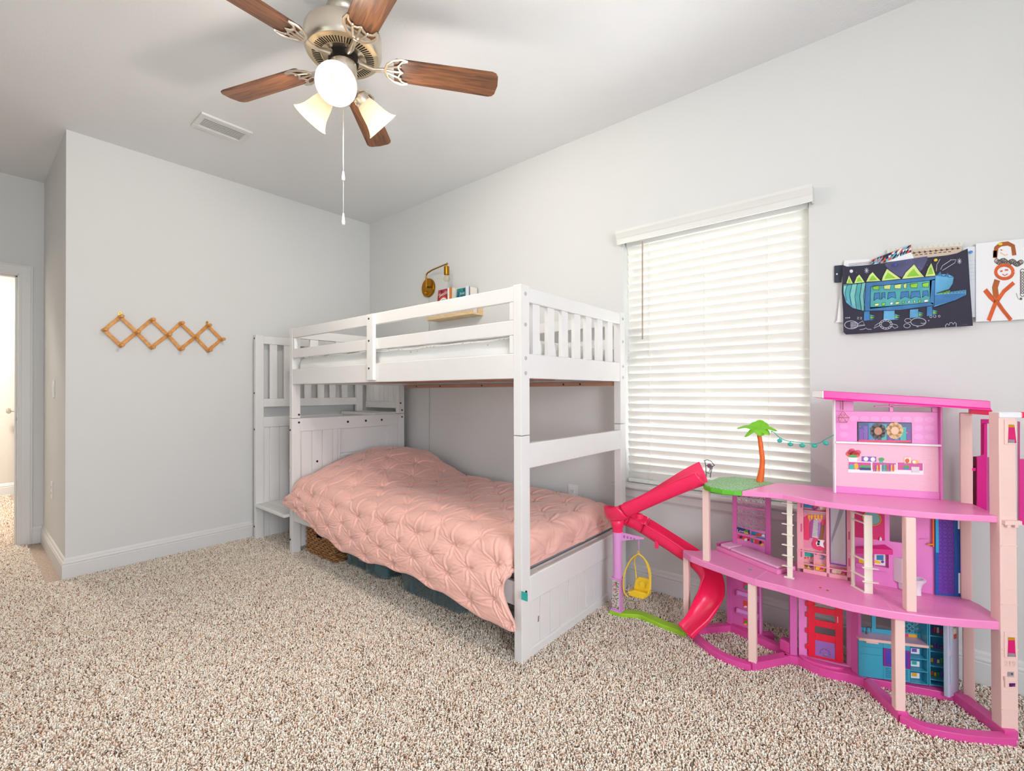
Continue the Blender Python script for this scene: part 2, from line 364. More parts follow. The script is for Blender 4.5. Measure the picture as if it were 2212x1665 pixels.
# blades
WAL = wood('walnut_blade', '4a2f20', '8d5b3a', (2.2, 26, 26), .35, 2.4)
ZB = 2.512
tips = [W(1061, 183, z=ZB), W(819, 309, z=ZB), W(497, 211, z=ZB)]
angs = [math.atan2(p.y-FY, p.x-FX) for p in tips]
a0 = angs[2]+math.radians(72.8); angs += [a0, a0+math.radians(73)]
for bi, a in enumerate(angs):
    u = Vector((math.cos(a), math.sin(a), 0)); w0 = Vector((-u.y, u.x, 0)); tilt = math.radians(-11)
    w = w0*math.cos(tilt)+Vector((0, 0, 1))*math.sin(tilt); nn = u.cross(w); c = Vector((FX, FY, ZB))
    L0, L1, h0, h1 = .205, .655, .052, .066
    o = [(L0, -h0), (L0+.012, -h0-.006), (L1-.03, -h1), (L1-.012, -h1+.006), (L1-.002, -h1+.02), (L1+.004, 0), (L1-.002, h1-.02), (L1-.012, h1-.006), (L1-.03, h1), (L0+.012, h0+.006), (L0, h0)]
    b = MB(); b.prism([c+u*x+w*y+nn*.003 for x, y in o], -nn*.006, WAL)
    bl = b.build('blade', fan, bevel=.0015, uvbox=(u, w))
    # open scalloped blade iron under the blade
    ir = MB(); dn = -nn if nn.z > 0 else nn; q = c+dn*.007; P = lambda x, y: q+u*x+w*y
    ir.tube([Vector((FX, FY, ZG-.012))+u*.055, Vector((FX, FY, ZG-.022))+u*.075, Vector((FX, FY, ZB-.012))+u*.12, P(.165, 0)], [.013, .012, .0095, .009], NIC, 10)
    ir.tube([P(x, y) for x, y in [(.262, -.056), (.235, -.063), (.205, -.054), (.18, -.033), (.168, 0), (.18, .033), (.205, .054), (.235, .063), (.262, .056)]], .0068, NIC, 8, flat=.6)
    ir.tube([P(x, y) for x, y in [(.262, -.056), (.238, -.048), (.223, -.028), (.228, -.012), (.243, 0), (.228, .012), (.223, .028), (.238, .048), (.262, .056)]], .0052, NIC, 8, flat=.6)
    ir.tube([P(.17, 0), P(.243, 0)], .005, NIC, 8); ir.tube([P(.172, -.012), P(.224, -.028)], .004, NIC, 8); ir.tube([P(.172, .012), P(.224, .028)], .004, NIC, 8)
    for sy in (-.03, .03): ir.lathe([(.006, 0), (.006, .004), (.002, .006)], P(.232, sy), dn, NIC, 10)
    ir.build('blade_iron', bl)
# glass shades: flared bells at 120 degrees, each with fitter and bulb
GLS = bpy.data.materials.new('frosted_glass'); GLS.use_nodes = True; g = GLS.node_tree; gb = g.nodes['Principled BSDF']; go = g.nodes['Material Output']
gb.inputs['Base Color'].default_value = lin('c4bcae'); gb.inputs['Roughness'].default_value = .35
gb.inputs['Emission Color'].default_value = lin('fff0da'); gb.inputs['Emission Strength'].default_value = .33
gt = g.nodes.new('ShaderNodeBsdfTranslucent'); gt.inputs['Color'].default_value = lin('d8cdbb'); gm = g.nodes.new('ShaderNodeMixShader'); gm.inputs[0].default_value = .5
g.links.new(gb.outputs[0], gm.inputs[1]); g.links.new(gt.outputs[0], gm.inputs[2]); g.links.new(gm.outputs[0], go.inputs['Surface'])
BULB = mat('lit_bulb', 'fff1d8', .4, emit=2.5)
a_cam = math.atan2(CY-FY, CX-FX)-math.radians(9)
for k in range(3):
    a = a_cam+k*2*PI/3; u = Vector((math.cos(a), math.sin(a), 0)); ax = (u*math.cos(math.radians(-40))+Vector((0, 0, -1))*math.sin(math.radians(40))).normalized()
    p0 = Vector((FX, FY, ZG-.125))+u*.05
    am = MB(); am.tube([Vector((FX, FY, ZG-.125))+u*.03, p0, p0+ax*.02], .012, NIC, 10); am.lathe([(.016, .012), (.03, .018), (.0335, .024), (.0335, .05), (.031, .052)], p0, ax, NIC, 24)
    for q in range(3):
        t = 2*PI*q/3+.4; e1 = ax.orthogonal().normalized(); e2 = ax.cross(e1); dd = e1*math.cos(t)+e2*math.sin(t); am.cyl(p0+ax*.037+dd*.033, p0+ax*.037+dd*.042, .004, NIC, 8)
    fit = am.build('shade_fitter', fan)
    sh = MB(); pr = [(.029, .03), (.031, .045), (.036, .06), (.042, .08), (.0465, .1), (.052, .122), (.06, .142), (.07, .158), (.0765, .164)]
    sh.lathe(pr+[(r-.003, h-.0005) for r, h in pr[::-1]], p0, ax, GLS, 40, False, False)
    sh.build('lamp_shade', fan, recalc=False)
    bu = MB(); pb = p0+ax*.092
    bu.lathe([(.013, -.045), (.0145, -.03), (.02, -.016), (.0235, 0), (.022, .01), (.016, .019), (.008, .0235), (.0, .0245)], pb, ax, BULB, 20, True, False); bu.build('bulb', fan)
    l = bpy.data.lights.new('fan_bulb', 'SPOT'); l.energy = 17; l.color = (1.0, .92, .83); l.shadow_soft_size = .03; l.spot_size = math.radians(150); l.spot_blend = .55
    lo = bpy.data.objects.new('fan_bulb', l); C.objects.link(lo); lo.location = p0+ax*.175; lo.rotation_euler = (-ax).to_track_quat('Z', 'Y').to_euler()
    l = bpy.data.lights.new('fan_glow', 'POINT'); l.energy = 5; l.color = (1.0, .92, .83); l.shadow_soft_size = .05
    lo = bpy.data.objects.new('fan_glow', l); C.objects.link(lo); lo.location = p0+ax*.2
# bead chain with two pulls
CH_ = mat('chrome', 'd9dbe0', .15, 1); WP = mat('pull_white', 'eef0f2', .25)
cx_, cy_ = FX+.004, FY-.004; z1 = W(746, 367, y=cy_).z; z2 = W(746, 388, y=cy_).z; z3 = W(746, 458, y=cy_).z; z4 = W(746, 484, y=cy_).z
ch = MB(); z = ZG-.17
while z > z3:
    if not z2 < z < z1: ch.ball((cx_, cy_, z), .0017, CH_, 6, 4)
    z -= .0042
ch.cyl((cx_, cy_, ZG-.165), (cx_, cy_, z1), .0006, CH_, 5); ch.cyl((cx_, cy_, z2), (cx_, cy_, z3), .0006, CH_, 5)
chn = ch.build('pull_chain', fan)
for (a, b) in ((z1, z2), (z3, z4)):
    MB().lathe([(.001, 0), (.0035, .003), (.0055, (a-b)*.45), (.0075, (a-b)*.75), (.006, (a-b)*.95), (.003, a-b)], (cx_, cy_, a), (0, 0, -1), WP, 16).build('pull', chn)
# ------------------------------------------------------------------ ceiling register
vx0, vx1, vy0, vy1 = .645, .84, -1.645, -1.369
vt = thing('air_vent', 'white rectangular air vent in the ceiling left of the fan', 'vent', ((vx0+vx1)/2, (vy0+vy1)/2, H))
f = MB(); zz = H-.012
for (x0, x1, y0, y1) in ((vx0, vx0+.04, vy0, vy1), (vx1-.04, vx1, vy0, vy1), (vx0+.04, vx1-.04, vy0, vy0+.028), (vx0+.04, vx1-.04, vy1-.028, vy1)): f.box(x0, x1, y0, y1, zz, H+.001, TRIM)
f.build('frame', vt, bevel=.003)
MB().box(vx0+.04, vx1-.04, vy0+.028, vy1-.028, H-.0015, H+.001, mat('vent_shade', '4c5357', .9)).build('duct_shade', vt)  # flat dark sheet: the shade behind the louvers is put into its colour
for i in range(6):
    x = vx0+.052+i*.0182
    MB().obox((x, (vy0+vy1)/2, H-.007), (.0052, 0, -.0004), (0, (vy1-vy0)/2-.028, 0), (.0001, 0, .0009), TRIM).build('louver', vt)
# ------------------------------------------------------------------ accordion peg rack on the left wall
PINE = wood('pine_honey', 'c98235', 'dfa158', (4, 4, 4), .4, 8.0); BRASS = mat('brass', 'caa04a', .3, 1)
Z = lambda x, y: (530*0+x*560/1828, 250+y*510/1665)
top = [(848, 1418), (1068, 1440), (1272, 1464), (1463, 1480)]; bot = [(850, 1620), (1068, 1634), (1272, 1645), (1468, 1655)]
mid = [(735, 1510), (963, 1528), (1182, 1547), (1376, 1562), (1560, 1578)]
P = lambda t, d=.012: W(*Z(*t), x=d)
top = [P(t) for t in top]; bot = [P(t) for t in bot]; mid = [P(t) for t in mid]
rk = thing('peg_rack', 'honey pine accordion peg rack hanging on the left wall', 'coat rack', (0, mid[2].y, mid[2].z))
def bar(a, b, x0):
    d = (b-a).normalized(); c = (a+b)/2; L = (b-a).length/2+.012; n = d.cross(Vector((1, 0, 0)))
    MB().obox((x0, c.y, c.z), d*L, n*.011, (.0045, 0, 0), PINE).build('slat', rk, bevel=.002, uvbox=(d, n))
for i in range(4):
    bar(mid[i], top[i], .006)
    bar(bot[i], mid[i+1], .006)
    bar(mid[i], bot[i], .0155); bar(top[i], mid[i+1], .0155)
for p in top+bot+mid:
    MB().lathe([(.011, 0), (.0075, .006), (.007, .03), (.0095, .04), (.0115, .046), (.0115, .052), (.008, .056)], (.02, p.y, p.z), (1, 0, 0), PINE, 16).build('peg', rk)
for p in (top[0], top[3]):
    h = MB(); h.prism([(.002, p.y-.006, p.z), (.002, p.y+.006, p.z), (.002, p.y+.009, p.z+.028), (.002, p.y, p.z+.037), (.002, p.y-.009, p.z+.028)], (.0015, 0, 0), BRASS); h.cyl((.003, p.y, p.z+.026), (.0045, p.y, p.z+.026), .003, SCREW, 10); h.build('hanger', rk)
# ------------------------------------------------------------------ switch and outlets
PLATE = mat('plate_white', 'ebebea', .3)
def plate(name, label, cat, c, n, sw):
    c, n = Vector(c), Vector(n); s = n.cross(Vector((0, 0, 1))); up = Vector((0, 0, 1)); t = thing(name, label, cat, c)
    MB().obox(c+n*.0025, s*.036, up*.058, n*.0025, PLATE).build('cover_plate', t, bevel=.002)
    if sw:
        r = MB(); r.obox(c+n*.006, s*.0165, up*.033, n*.002, PLATE); r.obox(c+n*.008+up*.016, s*.015, up*.015, n*.0015, PLATE); r.build('rocker', t, bevel=.001)
    else:
        for q in (-.0195, .0195):
            f = MB(); f.obox(c+n*.0055+up*q, s*.0165, up*.014, n*.001, PLATE); k = f.build('socket', t, bevel=.001)
            g = MB()
            for ss in (-.006, .006): g.obox(c+n*.0066+up*(q+.002)+s*ss, s*.0011, up*.0045, n*.0004, SCREW)
            g.obox(c+n*.0066+up*(q-.007), s*.002, up*.002, n*.0004, SCREW); g.build('slots', k)
    return t
plate('light_switch', 'white rocker light switch on the shaded alcove wall', 'light switch', (-.518, AY, 1.155), (0, -1, 0), True)
plate('wall_outlet', 'white outlet low on the alcove wall below the switch', 'outlet', (-.6, AY, .456), (0, -1, 0), False)
plate('wall_outlet', 'white outlet on the wall behind the lower bed, with a plug in it', 'outlet', (2.29, 0, .468), (0, -1, 0), False)
g = MB(); g.obox((2.305, -.022, .449), (.016, 0, 0), (0, .016, 0), (0, 0, .012), PLATE); g.tube(spline([(2.305, -.03, .437), (2.31, -.034, .40), (2.32, -.03, .33), (2.34, -.025, .2)], 6), .003, PLATE, 8)
tag(g.build('plug', loc=(2.305, -.02, .449), bevel=.003), 'white plug and cord in the outlet behind the lower bed', 'plug')
# ------------------------------------------------------------------ bunk bed with its staircase
bed = thing('bunk_bed', 'white wooden bunk bed with slatted ends and a built-in staircase', 'bunk bed', (1.65, -.56, 0))
XR0, XR1, XL0, XL1 = 2.652, 2.694, .595, .637          # end frames (post thickness along x)
YF0, YF1, YB0, YB1 = -1.035, -.976, -.135, -.076       # front / back posts
def bolt(p, n, parent, m=SCREW, r=.0075):
    MB().lathe([(r, 0), (r, .0015), (r*.55, .002), (r*.5, .0005)], p, n, m, 12).build('bolt', parent)
def part(nm, *boxes, parent=None, bevel=.004, m=None):
    b = MB()
    for t in boxes: b.box(*t, m or WHITE)
    return b.build(nm, parent or bed, bevel=bevel)
ZS = .942
for (x0, x1) in ((XR0, XR1), (XL0, XL1)):
    for (y0, y1) in ((YF0, YF1), (YB0, YB1)):
        lo = part('lower_post', (x0, x1, y0, y1, FZ, ZS-.0012), bevel=.003)
        up = part('upper_post', (x0, x1, y0, y1, ZS+.0012, 1.577), bevel=.003)
        if x0 == XR0:
            ym = (y0+y1)/2+.002
            for z in (1.54, 1.41, 1.268, 1.205): bolt((x1, ym, z), (1, 0, 0), up, mat('capped_bolt', 'c9c9c9', .35, .5), .009)
            bolt((x1, ym-.004, .285), (1, 0, 0), lo)
        elif y0 == YF0:
            bolt((x1, y1-.012, ZS+.025), (1, 0, 0), up); bolt((x1, y1-.012, ZS-.03), (1, 0, 0), lo); bolt((x0+.012, y0, .86), (0, -1, 0), lo); bolt((x0+.012, y0, .09), (0, -1, 0), lo)
        else:
            bolt((x1, y0+.02, 1.03), (1, 0, 0), up); bolt((x1, y0+.035, ZS+.028), (1, 0, 0), up); bolt((x1, y0+.035, ZS-.03), (1, 0, 0), lo)
# long rails of the upper bunk, front and back
for nm, z0, z1 in (('guard_rail', 1.507, 1.571), ('guard_rail', 1.366, 1.429), ('side_rail', 1.182, 1.288)):
    part(nm, (XL1-.002, XR0+.002, YF0+.001, YF0+.022, z0, z1), bevel=.003)
    part(nm, (XL1-.002, XR0+.002, YB1-.022, YB1-.001, z0, z1), bevel=.003)
st = part('rail_stile', (1.588, 1.652, YF0-.02, YF0+.001, 1.192, 1.566)); 
for z in (1.54, 1.415, 1.26): bolt((1.612, YF0-.02, z), (0, -1, 0), st, r=.006)
part('rail_stile', (1.588, 1.652, YB1-.001, YB1+.02, 1.192, 1.566))
part('rail_end_block', (XR0-.024, XR0, YF0+.0015, YF0+.0235, 1.429, 1.507)); part('rail_end_block', (XR0-.024, XR0, YF0+.0015, YF0+.0235, 1.288, 1.366)); part('rail_end_block', (XL1, XL1+.03, YF0+.0015, YF0+.0235, 1.429, 1.507))
# slatted end of the upper bunk (foot end)
part('end_rail', (XR0+.008, XR1-.003, YF1, YB1-.03, 1.508, 1.570)); part('end_rail', (XR0+.008, XR1-.003, YF1, YB1-.03, 1.183, 1.289))
for y0, y1 in ((-.94, -.889), (-.829, -.776), (-.715, -.661), (-.604, -.549), (-.494, -.438), (-.378, -.322), (-.263, -.208)):
    part('end_slat', (XR0+.013, XR1-.009, y0, y1, 1.289, 1.508), bevel=.002)
e = part('end_rail', (XR0+.008, XR1-.003, YF1, YB1-.03, .800, .907))
for y0, y1 in ((-.9, -.84), (-.70, -.64), (-.5, -.44), (-.3, -.24)): part('end_slat', (XL0+.009, XL1-.009, y0, y1, 1.289, 1.508), bevel=.002)
part('end_rail', (XL0+.003, XL1-.003, YF1, YB0, 1.508, 1.570)); part('end_rail', (XL0+.003, XL1-.003, YF1, YB0, 1.183, 1.289))
# foot board: cap and tongue-and-groove panel
part('footboard_cap', (XR0+.006, XR1-.001, YF1, YB0, .231, .341), (XR0-.01, XR1-.004, YF1, YB0, .331, .341))
def beadboard(nm, x0, x1, ys, z0, z1, parent=bed, lip=None):
    """vertical tongue-and-groove boards in one panel, grooves between"""
    b = MB()
    for i in range(len(ys)-1): b.box(x0, x1, ys[i]+.0018, ys[i+1]-.0018, z0, z1, WHITE)
    b.box(x0, x1-.006, ys[0], ys[-1], z0, z1, WHITE)
    return b.build(nm, parent, bevel=.0015, seg=1)
fp = beadboard('footboard_panel', XR0+.008, XR1-.008, [YF1]+[-.896+.0772*i for i in range(10)]+[YB0], .036, .232)
part('footboard_foot_rail', (XR0+.004, XR1-.001, YF1, YB0, FZ, .036), bevel=.006)
MB().obox((XR1-.0075, -.91, .135), (.0006, 0, 0), (0, .004, 0), (0, .001, .012), mat('chip_wood', '8a7a6d', .8)).build('paint_chip', fp)
# head board: top rail with bolts, panel with an opening
hr = part('headboard_rail', (XL0+.004, XL1-.002, YF1, YB0, .847, .941))
for y in (-.607, -.45, -.302): bolt((XL1-.002, y, .897), (1, 0, 0), hr, r=.009)
hp = beadboard('headboard_panel', XL0+.008, XL1-.008, [YF1, -.967, -.889, -.81, -.728, -.687, -.666], .03, .848)
bolt((XL1-.008, -.85, .62), (1, 0, 0), hp, r=.008)
part('headboard_panel', (XL0+.01, XL1-.01, -.666, YB0-.06, .03, .655), bevel=.001)
part('headboard_back', (XL0+.004, XL0+.012, -.666, YB0, .655, .848), bevel=.001); part('headboard_stile', (XL0+.006, XL1-.006, -.245, YB0, .03, .848)); part('headboard_ledge', (XL0+.006, XL1-.002, -.666, -.245, .64, .66))
# lower side rails and slats under both mattresses
for y0, y1 in ((YF0+.012, YF0+.034), (YB1-.034, YB1-.012)): part('lower_side_rail', (XL1-.002, XR0+.002, y0, y1, .22, .322), bevel=.003)
SLW = mat('raw_slat_wood', 'b98a76', .7, var=(8, .08))
for i in range(11):
    x = .78+i*.172
    part('bed_slat', (x, x+.07, YF0+.03, YB1-.03, 1.195, 1.212), m=SLW, bevel=.001); part('bed_slat', (x, x+.07, YF0+.04, YB1-.04, .232, .249), m=SLW, bevel=.001)
ct = part('center_batten', (.70, XR0, YB1-.045, YB1-.022, 1.158, 1.182), m=SLW, bevel=.001)
for x in (.86, 1.15, 1.6, 1.92, 2.3, 2.42): bolt((x, YB1-.045, 1.17), (0, -1, 0), ct, r=.006)
# staircase at the head end: wall-side frame, treads, panels, back panel
sx0, sx1 = .062, .100
sc = part('staircase', (sx0, sx1, -1.068, -1.008, FZ, 1.572), bevel=.003)
part('stair_post', (sx0, sx1, -.20, -.14, FZ, 1.572), parent=sc, bevel=.003)
for z in (1.545, 1.12, .84, .09): bolt((sx0+.014, -1.068, z), (0, -1, 0), sc)
sp = lambda nm, *b, **k: part(nm, *b, parent=sc, **k)
sp('stair_rail', (sx0+.006, sx1-.004, -1.008, -.20, 1.505, 1.566)); sp('stair_rail', (sx0+.006, sx1-.004, -1.008, -.20, 1.011, 1.076)); sp('stair_rail', (sx0+.006, sx1-.004, -1.008, -.20, .852, .935))
for y0, y1 in ((-.958, -.902), (-.848, -.79), (-.76, -.738-.0), (-.679, -.622), (-.564, -.508), (-.455, -.4), (-.341, -.287)):
    sp('stair_slat', (sx0+.012, sx1-.010, y0, y1, 1.076, 1.505), bevel=.002)
beadboard('stair_side_panel', sx0+.010, sx1-.010, [-1.008]+[-.96+.075*i for i in range(11)]+[-.20], FZ, .852, sc)
for i, (y0, y1, z) in enumerate(((-1.062, -.80, .268), (-.80, -.56, .50), (-.56, -.32, .73), (-.34, -.10, .955))):
    b = MB(); b.box(sx1-.01, XL0-.002, y0-.012, y1, z-.024, z, WHITE)
    tr = b.build('tread', sc, bevel=.006, seg=3)
    g = MB()
    for q in range(4): g.box(sx1+.01, XL0-.01, y0+.012+q*.018, y0+.0145+q*.018, z, z+.0012, mat('groove_grey', 'b9b5b1', .6))
    g.build('tread_grooves', sc)
    if i: sp('riser', (sx1-.01, XL0-.002, y0+.004, y0+.016, z-.232, z-.024), bevel=.001)
sp('stair_back_panel', (sx1-.01, XL0-.002, -.10, -.085, .985, 1.572))
b = MB()
xs = [sx1+.01, .17, .24, .31, .38, .45, .52, XL0-.01]
for i in range(7): b.box(xs[i]+.0015, xs[i+1]-.0015, -.108, -.099, 1.04, 1.5, WHITE)
b.box(sx1, XL0-.002, -.112, -.099, .985, 1.04, WHITE); b.box(sx1, XL0-.002, -.112, -.099, 1.5, 1.572, WHITE)
b.build('stair_beadboard', sc, bevel=.0015, seg=1)
b = MB()
xs = [sx1+.005, .25, .41, XL0-.01]
for i in range(3): b.box(xs[i]+.0015, xs[i+1]-.0015, -.70, -.69, FZ+.11, .24, WHITE)
b.box(sx1, XL0-.002, -.702, -.688, FZ, FZ+.11, WHITE); b.build('under_stair_panel', sc, bevel=.0015, seg=1)
# ------------------------------------------------------------------ mattresses
SHEET = bpy.data.materials.new('dotted_sheet'); SHEET.use_nodes = True; q = SHEET.node_tree; qb = q.nodes['Principled BSDF']
tcn = q.nodes.new('ShaderNodeTexCoord'); vr = q.nodes.new('ShaderNodeTexVoronoi'); vr.inputs['Scale'].default_value = 34; vr.inputs['Randomness'].default_value = .25
cr = q.nodes.new('ShaderNodeValToRGB'); cr.color_ramp.interpolation = 'LINEAR'
for p_, c_ in ((0, 'e9e8e6'), (.09, 'e9e8e6'), (.12, 'a9a8aa'), (.19, 'b5b4b5'), (.22, 'e9e8e6')):
    el = cr.color_ramp.elements.new(p_); el.color = lin(c_)
cr.color_ramp.elements.remove(cr.color_ramp.elements[-1]); cr.color_ramp.elements[-1].color = lin('e9e8e6')
q.links.new(tcn.outputs['Object'], vr.inputs['Vector']); q.links.new(vr.outputs['Distance'], cr.inputs['Fac']); q.links.new(cr.outputs['Color'], qb.inputs['Base Color']); qb.inputs['Roughness'].default_value = .9
def soft_box(x0, x1, y0, y1, z0, z1, m, nm, parent=None, loc=None, crown=.015, wr=0, seed=0, nx=90, ny=44, e=.05):
    """mattress: rounded slab, crowned, with drag wrinkles on the sides"""
    vs = []; fs = []
    nz = 8
    def disp(p):
        if not wr: return 0
        return wr*mnoise.noise(Vector((p[0]*5+seed, p[1]*5+p[2]*9, p[2]*22+p[0]*6)))
    b = bmesh.new(); bmesh.ops.create_cube(b, size=1)
    bmesh.ops.subdivide_edges(b, edges=[d for d in b.edges if abs(d.verts[0].co.x-d.verts[1].co.x) > .5], cuts=nx)
    bmesh.ops.subdivide_edges(b, edges=[d for d in b.edges if abs(d.verts[0].co.y-d.verts[1].co.y) > .5], cuts=ny)
    bmesh.ops.subdivide_edges(b, edges=[d for d in b.edges if abs(d.verts[0].co.z-d.verts[1].co.z) > .5], cuts=nz)
    lx, ly, lz = x1-x0, y1-y0, z1-z0; c = Vector(((x0+x1)/2, (y0+y1)/2, (z0+z1)/2))
    for v in b.verts:
        p = Vector((v.co.x*lx, v.co.y*ly, v.co.z*lz)); k = Vector((max(-lx/2+e, min(lx/2-e, p.x)), max(-ly/2+e, min(ly/2-e, p.y)), max(-lz/2+e, min(lz/2-e, p.z))))
        d = p-k
        if d.length > 1e-6: p = k+d.normalized()*min(e, max(abs(d.x), abs(d.y), abs(d.z)))
        n = d.normalized() if d.length > 1e-6 else Vector((0, 0, 0))
        if p.z > 0: p.z += crown*(1-(2*p.x/lx)**2)*(1-(2*p.y/ly)**2)
        p += n*disp(p+c); v.co = p+c
    off = Vector(loc) if loc else Vector(parent.location)
    for v in b.verts: v.co -= off
    me = bpy.data.meshes.new(nm); b.to_mesh(me); b.free(); me.materials.append(m)
    me.polygons.foreach_set('use_smooth', [True]*len(me.polygons))
    o = bpy.data.objects.new(nm, me); C.objects.link(o)
    if parent: o.parent = parent
    else: o.location = off
    return o
mt = thing('mattress', 'white mattress in a dotted sheet on the upper bunk', 'mattress', (1.645, -.555, 1.212))
soft_box(.65, 2.638, YF0+.028, YB1-.03, 1.213, 1.368, SHEET, 'fitted_sheet', mt, crown=.02, wr=.006, seed=2, nx=160, ny=60)
lm = soft_box(.65, 2.635, YF0+.04, YB1-.04, .25, .44, mat('grey_ticking', '8d8a90', .9), 'mattress', None, (1.645, -.555, .25), crown=0)
tag(lm, 'grey mattress under the pink comforter on the lower bunk', 'mattress')
# ------------------------------------------------------------------ pink pinch-pleat comforter
PINK = bpy.data.materials.new('pink_cotton'); PINK.use_nodes = True; q = PINK.node_tree; qb = q.nodes['Principled BSDF']
qb.inputs['Base Color'].default_value = lin('e7b3a7'); qb.inputs['Roughness'].default_value = .52; qb.inputs['Sheen Weight'].default_value = .35; qb.inputs['Sheen Roughness'].default_value = .4; qb.inputs['Specular IOR Level'].default_value = .35
tcn = q.nodes.new('ShaderNodeTexCoord'); n1 = q.nodes.new('ShaderNodeTexNoise'); n1.inputs['Scale'].default_value = 28; n1.inputs['Detail'].default_value = 5; bp_ = q.nodes.new('ShaderNodeBump'); bp_.inputs['Strength'].default_value = .25; bp_.inputs['Distance'].default_value = .006
q.links.new(tcn.outputs['Object'], n1.inputs['Vector']); q.links.new(n1.outputs['Fac'], bp_.inputs['Height']); q.links.new(bp_.outputs['Normal'], qb.inputs['Normal'])
NU, NS = 460, 330
X0, X1 = .66, 2.66
def lerp(a, b, t): return a+(b-a)*t
def sstep(a, b, t): t = max(0, min(1, (t-a)/(b-a))); return t*t*(3-2*t)
def interp(tab, x):
    if x <= tab[0][0]: return tab[0][1]
    for (a, p), (b, r) in zip(tab, tab[1:]):
        if x <= b: t = (x-a)/(b-a); return lerp(p, r, t*t*(3-2*t))
    return tab[-1][1]
hem = [(.66, .345), (.80, .335), (.96, .287), (1.2, .232), (1.41, .198), (1.65, .195), (1.86, .212), (2.02, .215), (2.22, .198), (2.41, .176), (2.55, .158), (2.66, .15), (2.73, .17)]
def duv_base(u, s):
    """u along the bed 0..1, s: 0 back edge .. 1 hem"""
    UF = .925; XF = 2.575
    x = lerp(X0, XF, u/UF) if u < UF else XF
    ue = max(0, (u-UF)/(1-UF))
    pil = (1-sstep(.98, 1.5, x))
    sf = .60; yb = -.085; yfr = -1.035
    def top(y, t):
        z = .515+.135*pil*(.5+.5*math.cos(PI*min(1, abs((y+.40)/.72))))+.035*pil
        z -= .05*(1-sstep(0, .1, t)); z += .012*math.sin(x*3.1+1)*math.sin(y*4)-.02*sstep(.8, 1, t)
        return z-.02*sstep(2.2, 2.6, x)-.05*(1-sstep(.66, .76, x))
    def foot(z):
        zt = z-.356
        if ue < .5: a = ue*PI; return .06*math.sin(a), .06*(1-math.cos(a))
        k = (ue-.5)*2; return .06+.016*k, .06+k*(zt-.06)
    if s < sf:
        t = s/sf; y = lerp(yb, yfr+.05, t); z = top(y, t)
        if ue: fx, fz = foot(z); return Vector((x+fx, y, z-fz)), t
        return Vector((x, y, z)), t
    t = (s-sf)/(1-sf); y = yfr+.05; zt = top(y, 1); R = .065
    xh = x+ue*.06; hx = xh+.075*sstep(2.4, 2.64, xh)*sstep(.5, 1, t)-.03*(1-sstep(.66, .85, x))*sstep(0, .6, t)
    zb = interp(hem, hx)
    if t < .2:
        a = t/.2*PI/2; yy = y-R*math.sin(a); z = zt-R*(1-math.cos(a))
    else:
        k = (t-.2)/.8; yy = y-R-.035*math.sin(k*PI*.6); z = lerp(zt-R, zb, k)
    if ue:
        fx, fz = foot(zt); w = 1-sstep(.0, .5, t); hx = lerp(hx, x+fx, w); z -= min(fz, .1)*w*(1-t)
    return Vector((hx, yy-.014*sstep(.2, .5, t), z)), t
px_, py_ = .272, .128
L_s = 1.58; L_u = 2.09
pin = []
j = 0; sv = .10
while sv < L_s-.06:
    off = .5 if j % 2 else 0
    for i in range(-1, 9): pin.append(((i+off)*px_+.02+random.uniform(-.014, .014), sv+random.uniform(-.012, .012), random.uniform(-.3, .3)))
    sv += py_; j += 1
P0 = np.zeros((NU+1, NS+1, 3))
for i in range(NU+1):
    for k in range(NS+1):
        p, _ = duv_base(i/NU, k/NS); P0[i, k] = p
du = np.gradient(P0, axis=0); ds = np.gradient(P0, axis=1); nr = np.cross(du, ds); nr /= np.linalg.norm(nr, axis=2, keepdims=True)
if nr[NU//2, NS//4, 2] < 0: nr = -nr
gu = np.linspace(0, L_u, NU+1)[:, None]+np.zeros((1, NS+1)); gs = np.zeros((NU+1, 1))+np.linspace(0, L_s, NS+1)[None]
dist1 = np.full(gu.shape, 9.); D = np.zeros(gu.shape); dg = math.atan2(py_, px_/2)
def fbm(sc, z): return np.array([[mnoise.noise(Vector((gu[i, k]*sc, gs[i, k]*sc, z))) for k in range(NS+1)] for i in range(NU+1)])
NA, NB = fbm(11, 3.), fbm(34, 9.)
for a, b, ph in pin:
    rx, ry = gu-a, gs-b; r = np.sqrt(rx*rx+ry*ry)+1e-6; m = r < .26
    d = -.017*np.exp(-(r/.021)**1.2)
    for th, hgt, ln in ((PI/2+ph*.5, 1.0, .11), (-PI/2+ph*.4, 1.15, .12), (dg+ph*.3, .8, .08), (PI-dg-ph*.3, .8, .08), (PI+dg+ph*.2, .65, .075), (-dg+ph, .75, .08), (ph*.6, .4, .045), (PI-ph*.5, .4, .045)):
        c, q_ = math.cos(th), math.sin(th); al = rx*c+ry*q_; pe = -rx*q_+ry*c+.012*np.sin(al*22+ph*9)*np.clip(al/.08, 0, 1)
        wdt = .0042+.022*np.clip(al, 0, 1)
        env = np.clip(al/.010, 0, 1)*np.exp(-np.clip(al, 0, 1)/ln)
        d += hgt*env*(.0085*np.exp(-(pe/wdt)**2)-.004*np.exp(-((np.abs(pe)-2.0*wdt)/wdt)**2))
    D += np.where(m, d, 0); dist1 = np.minimum(dist1, r)
D += .007*(1-np.exp(-(dist1/.06)**2))+.0035*NA+.0012*NB
edge = np.minimum(np.minimum(gs, L_s-gs), np.minimum(gu, L_u-gu)); D *= np.clip(edge/.03, 0, 1)**.6
D += .010*np.sin(gu*38+3*NA)*np.clip((gu-1.93)/.1, 0, 1)*np.clip((L_s*.6-gs)/.1, 0, 1)
P1 = P0+nr*D[:, :, None]
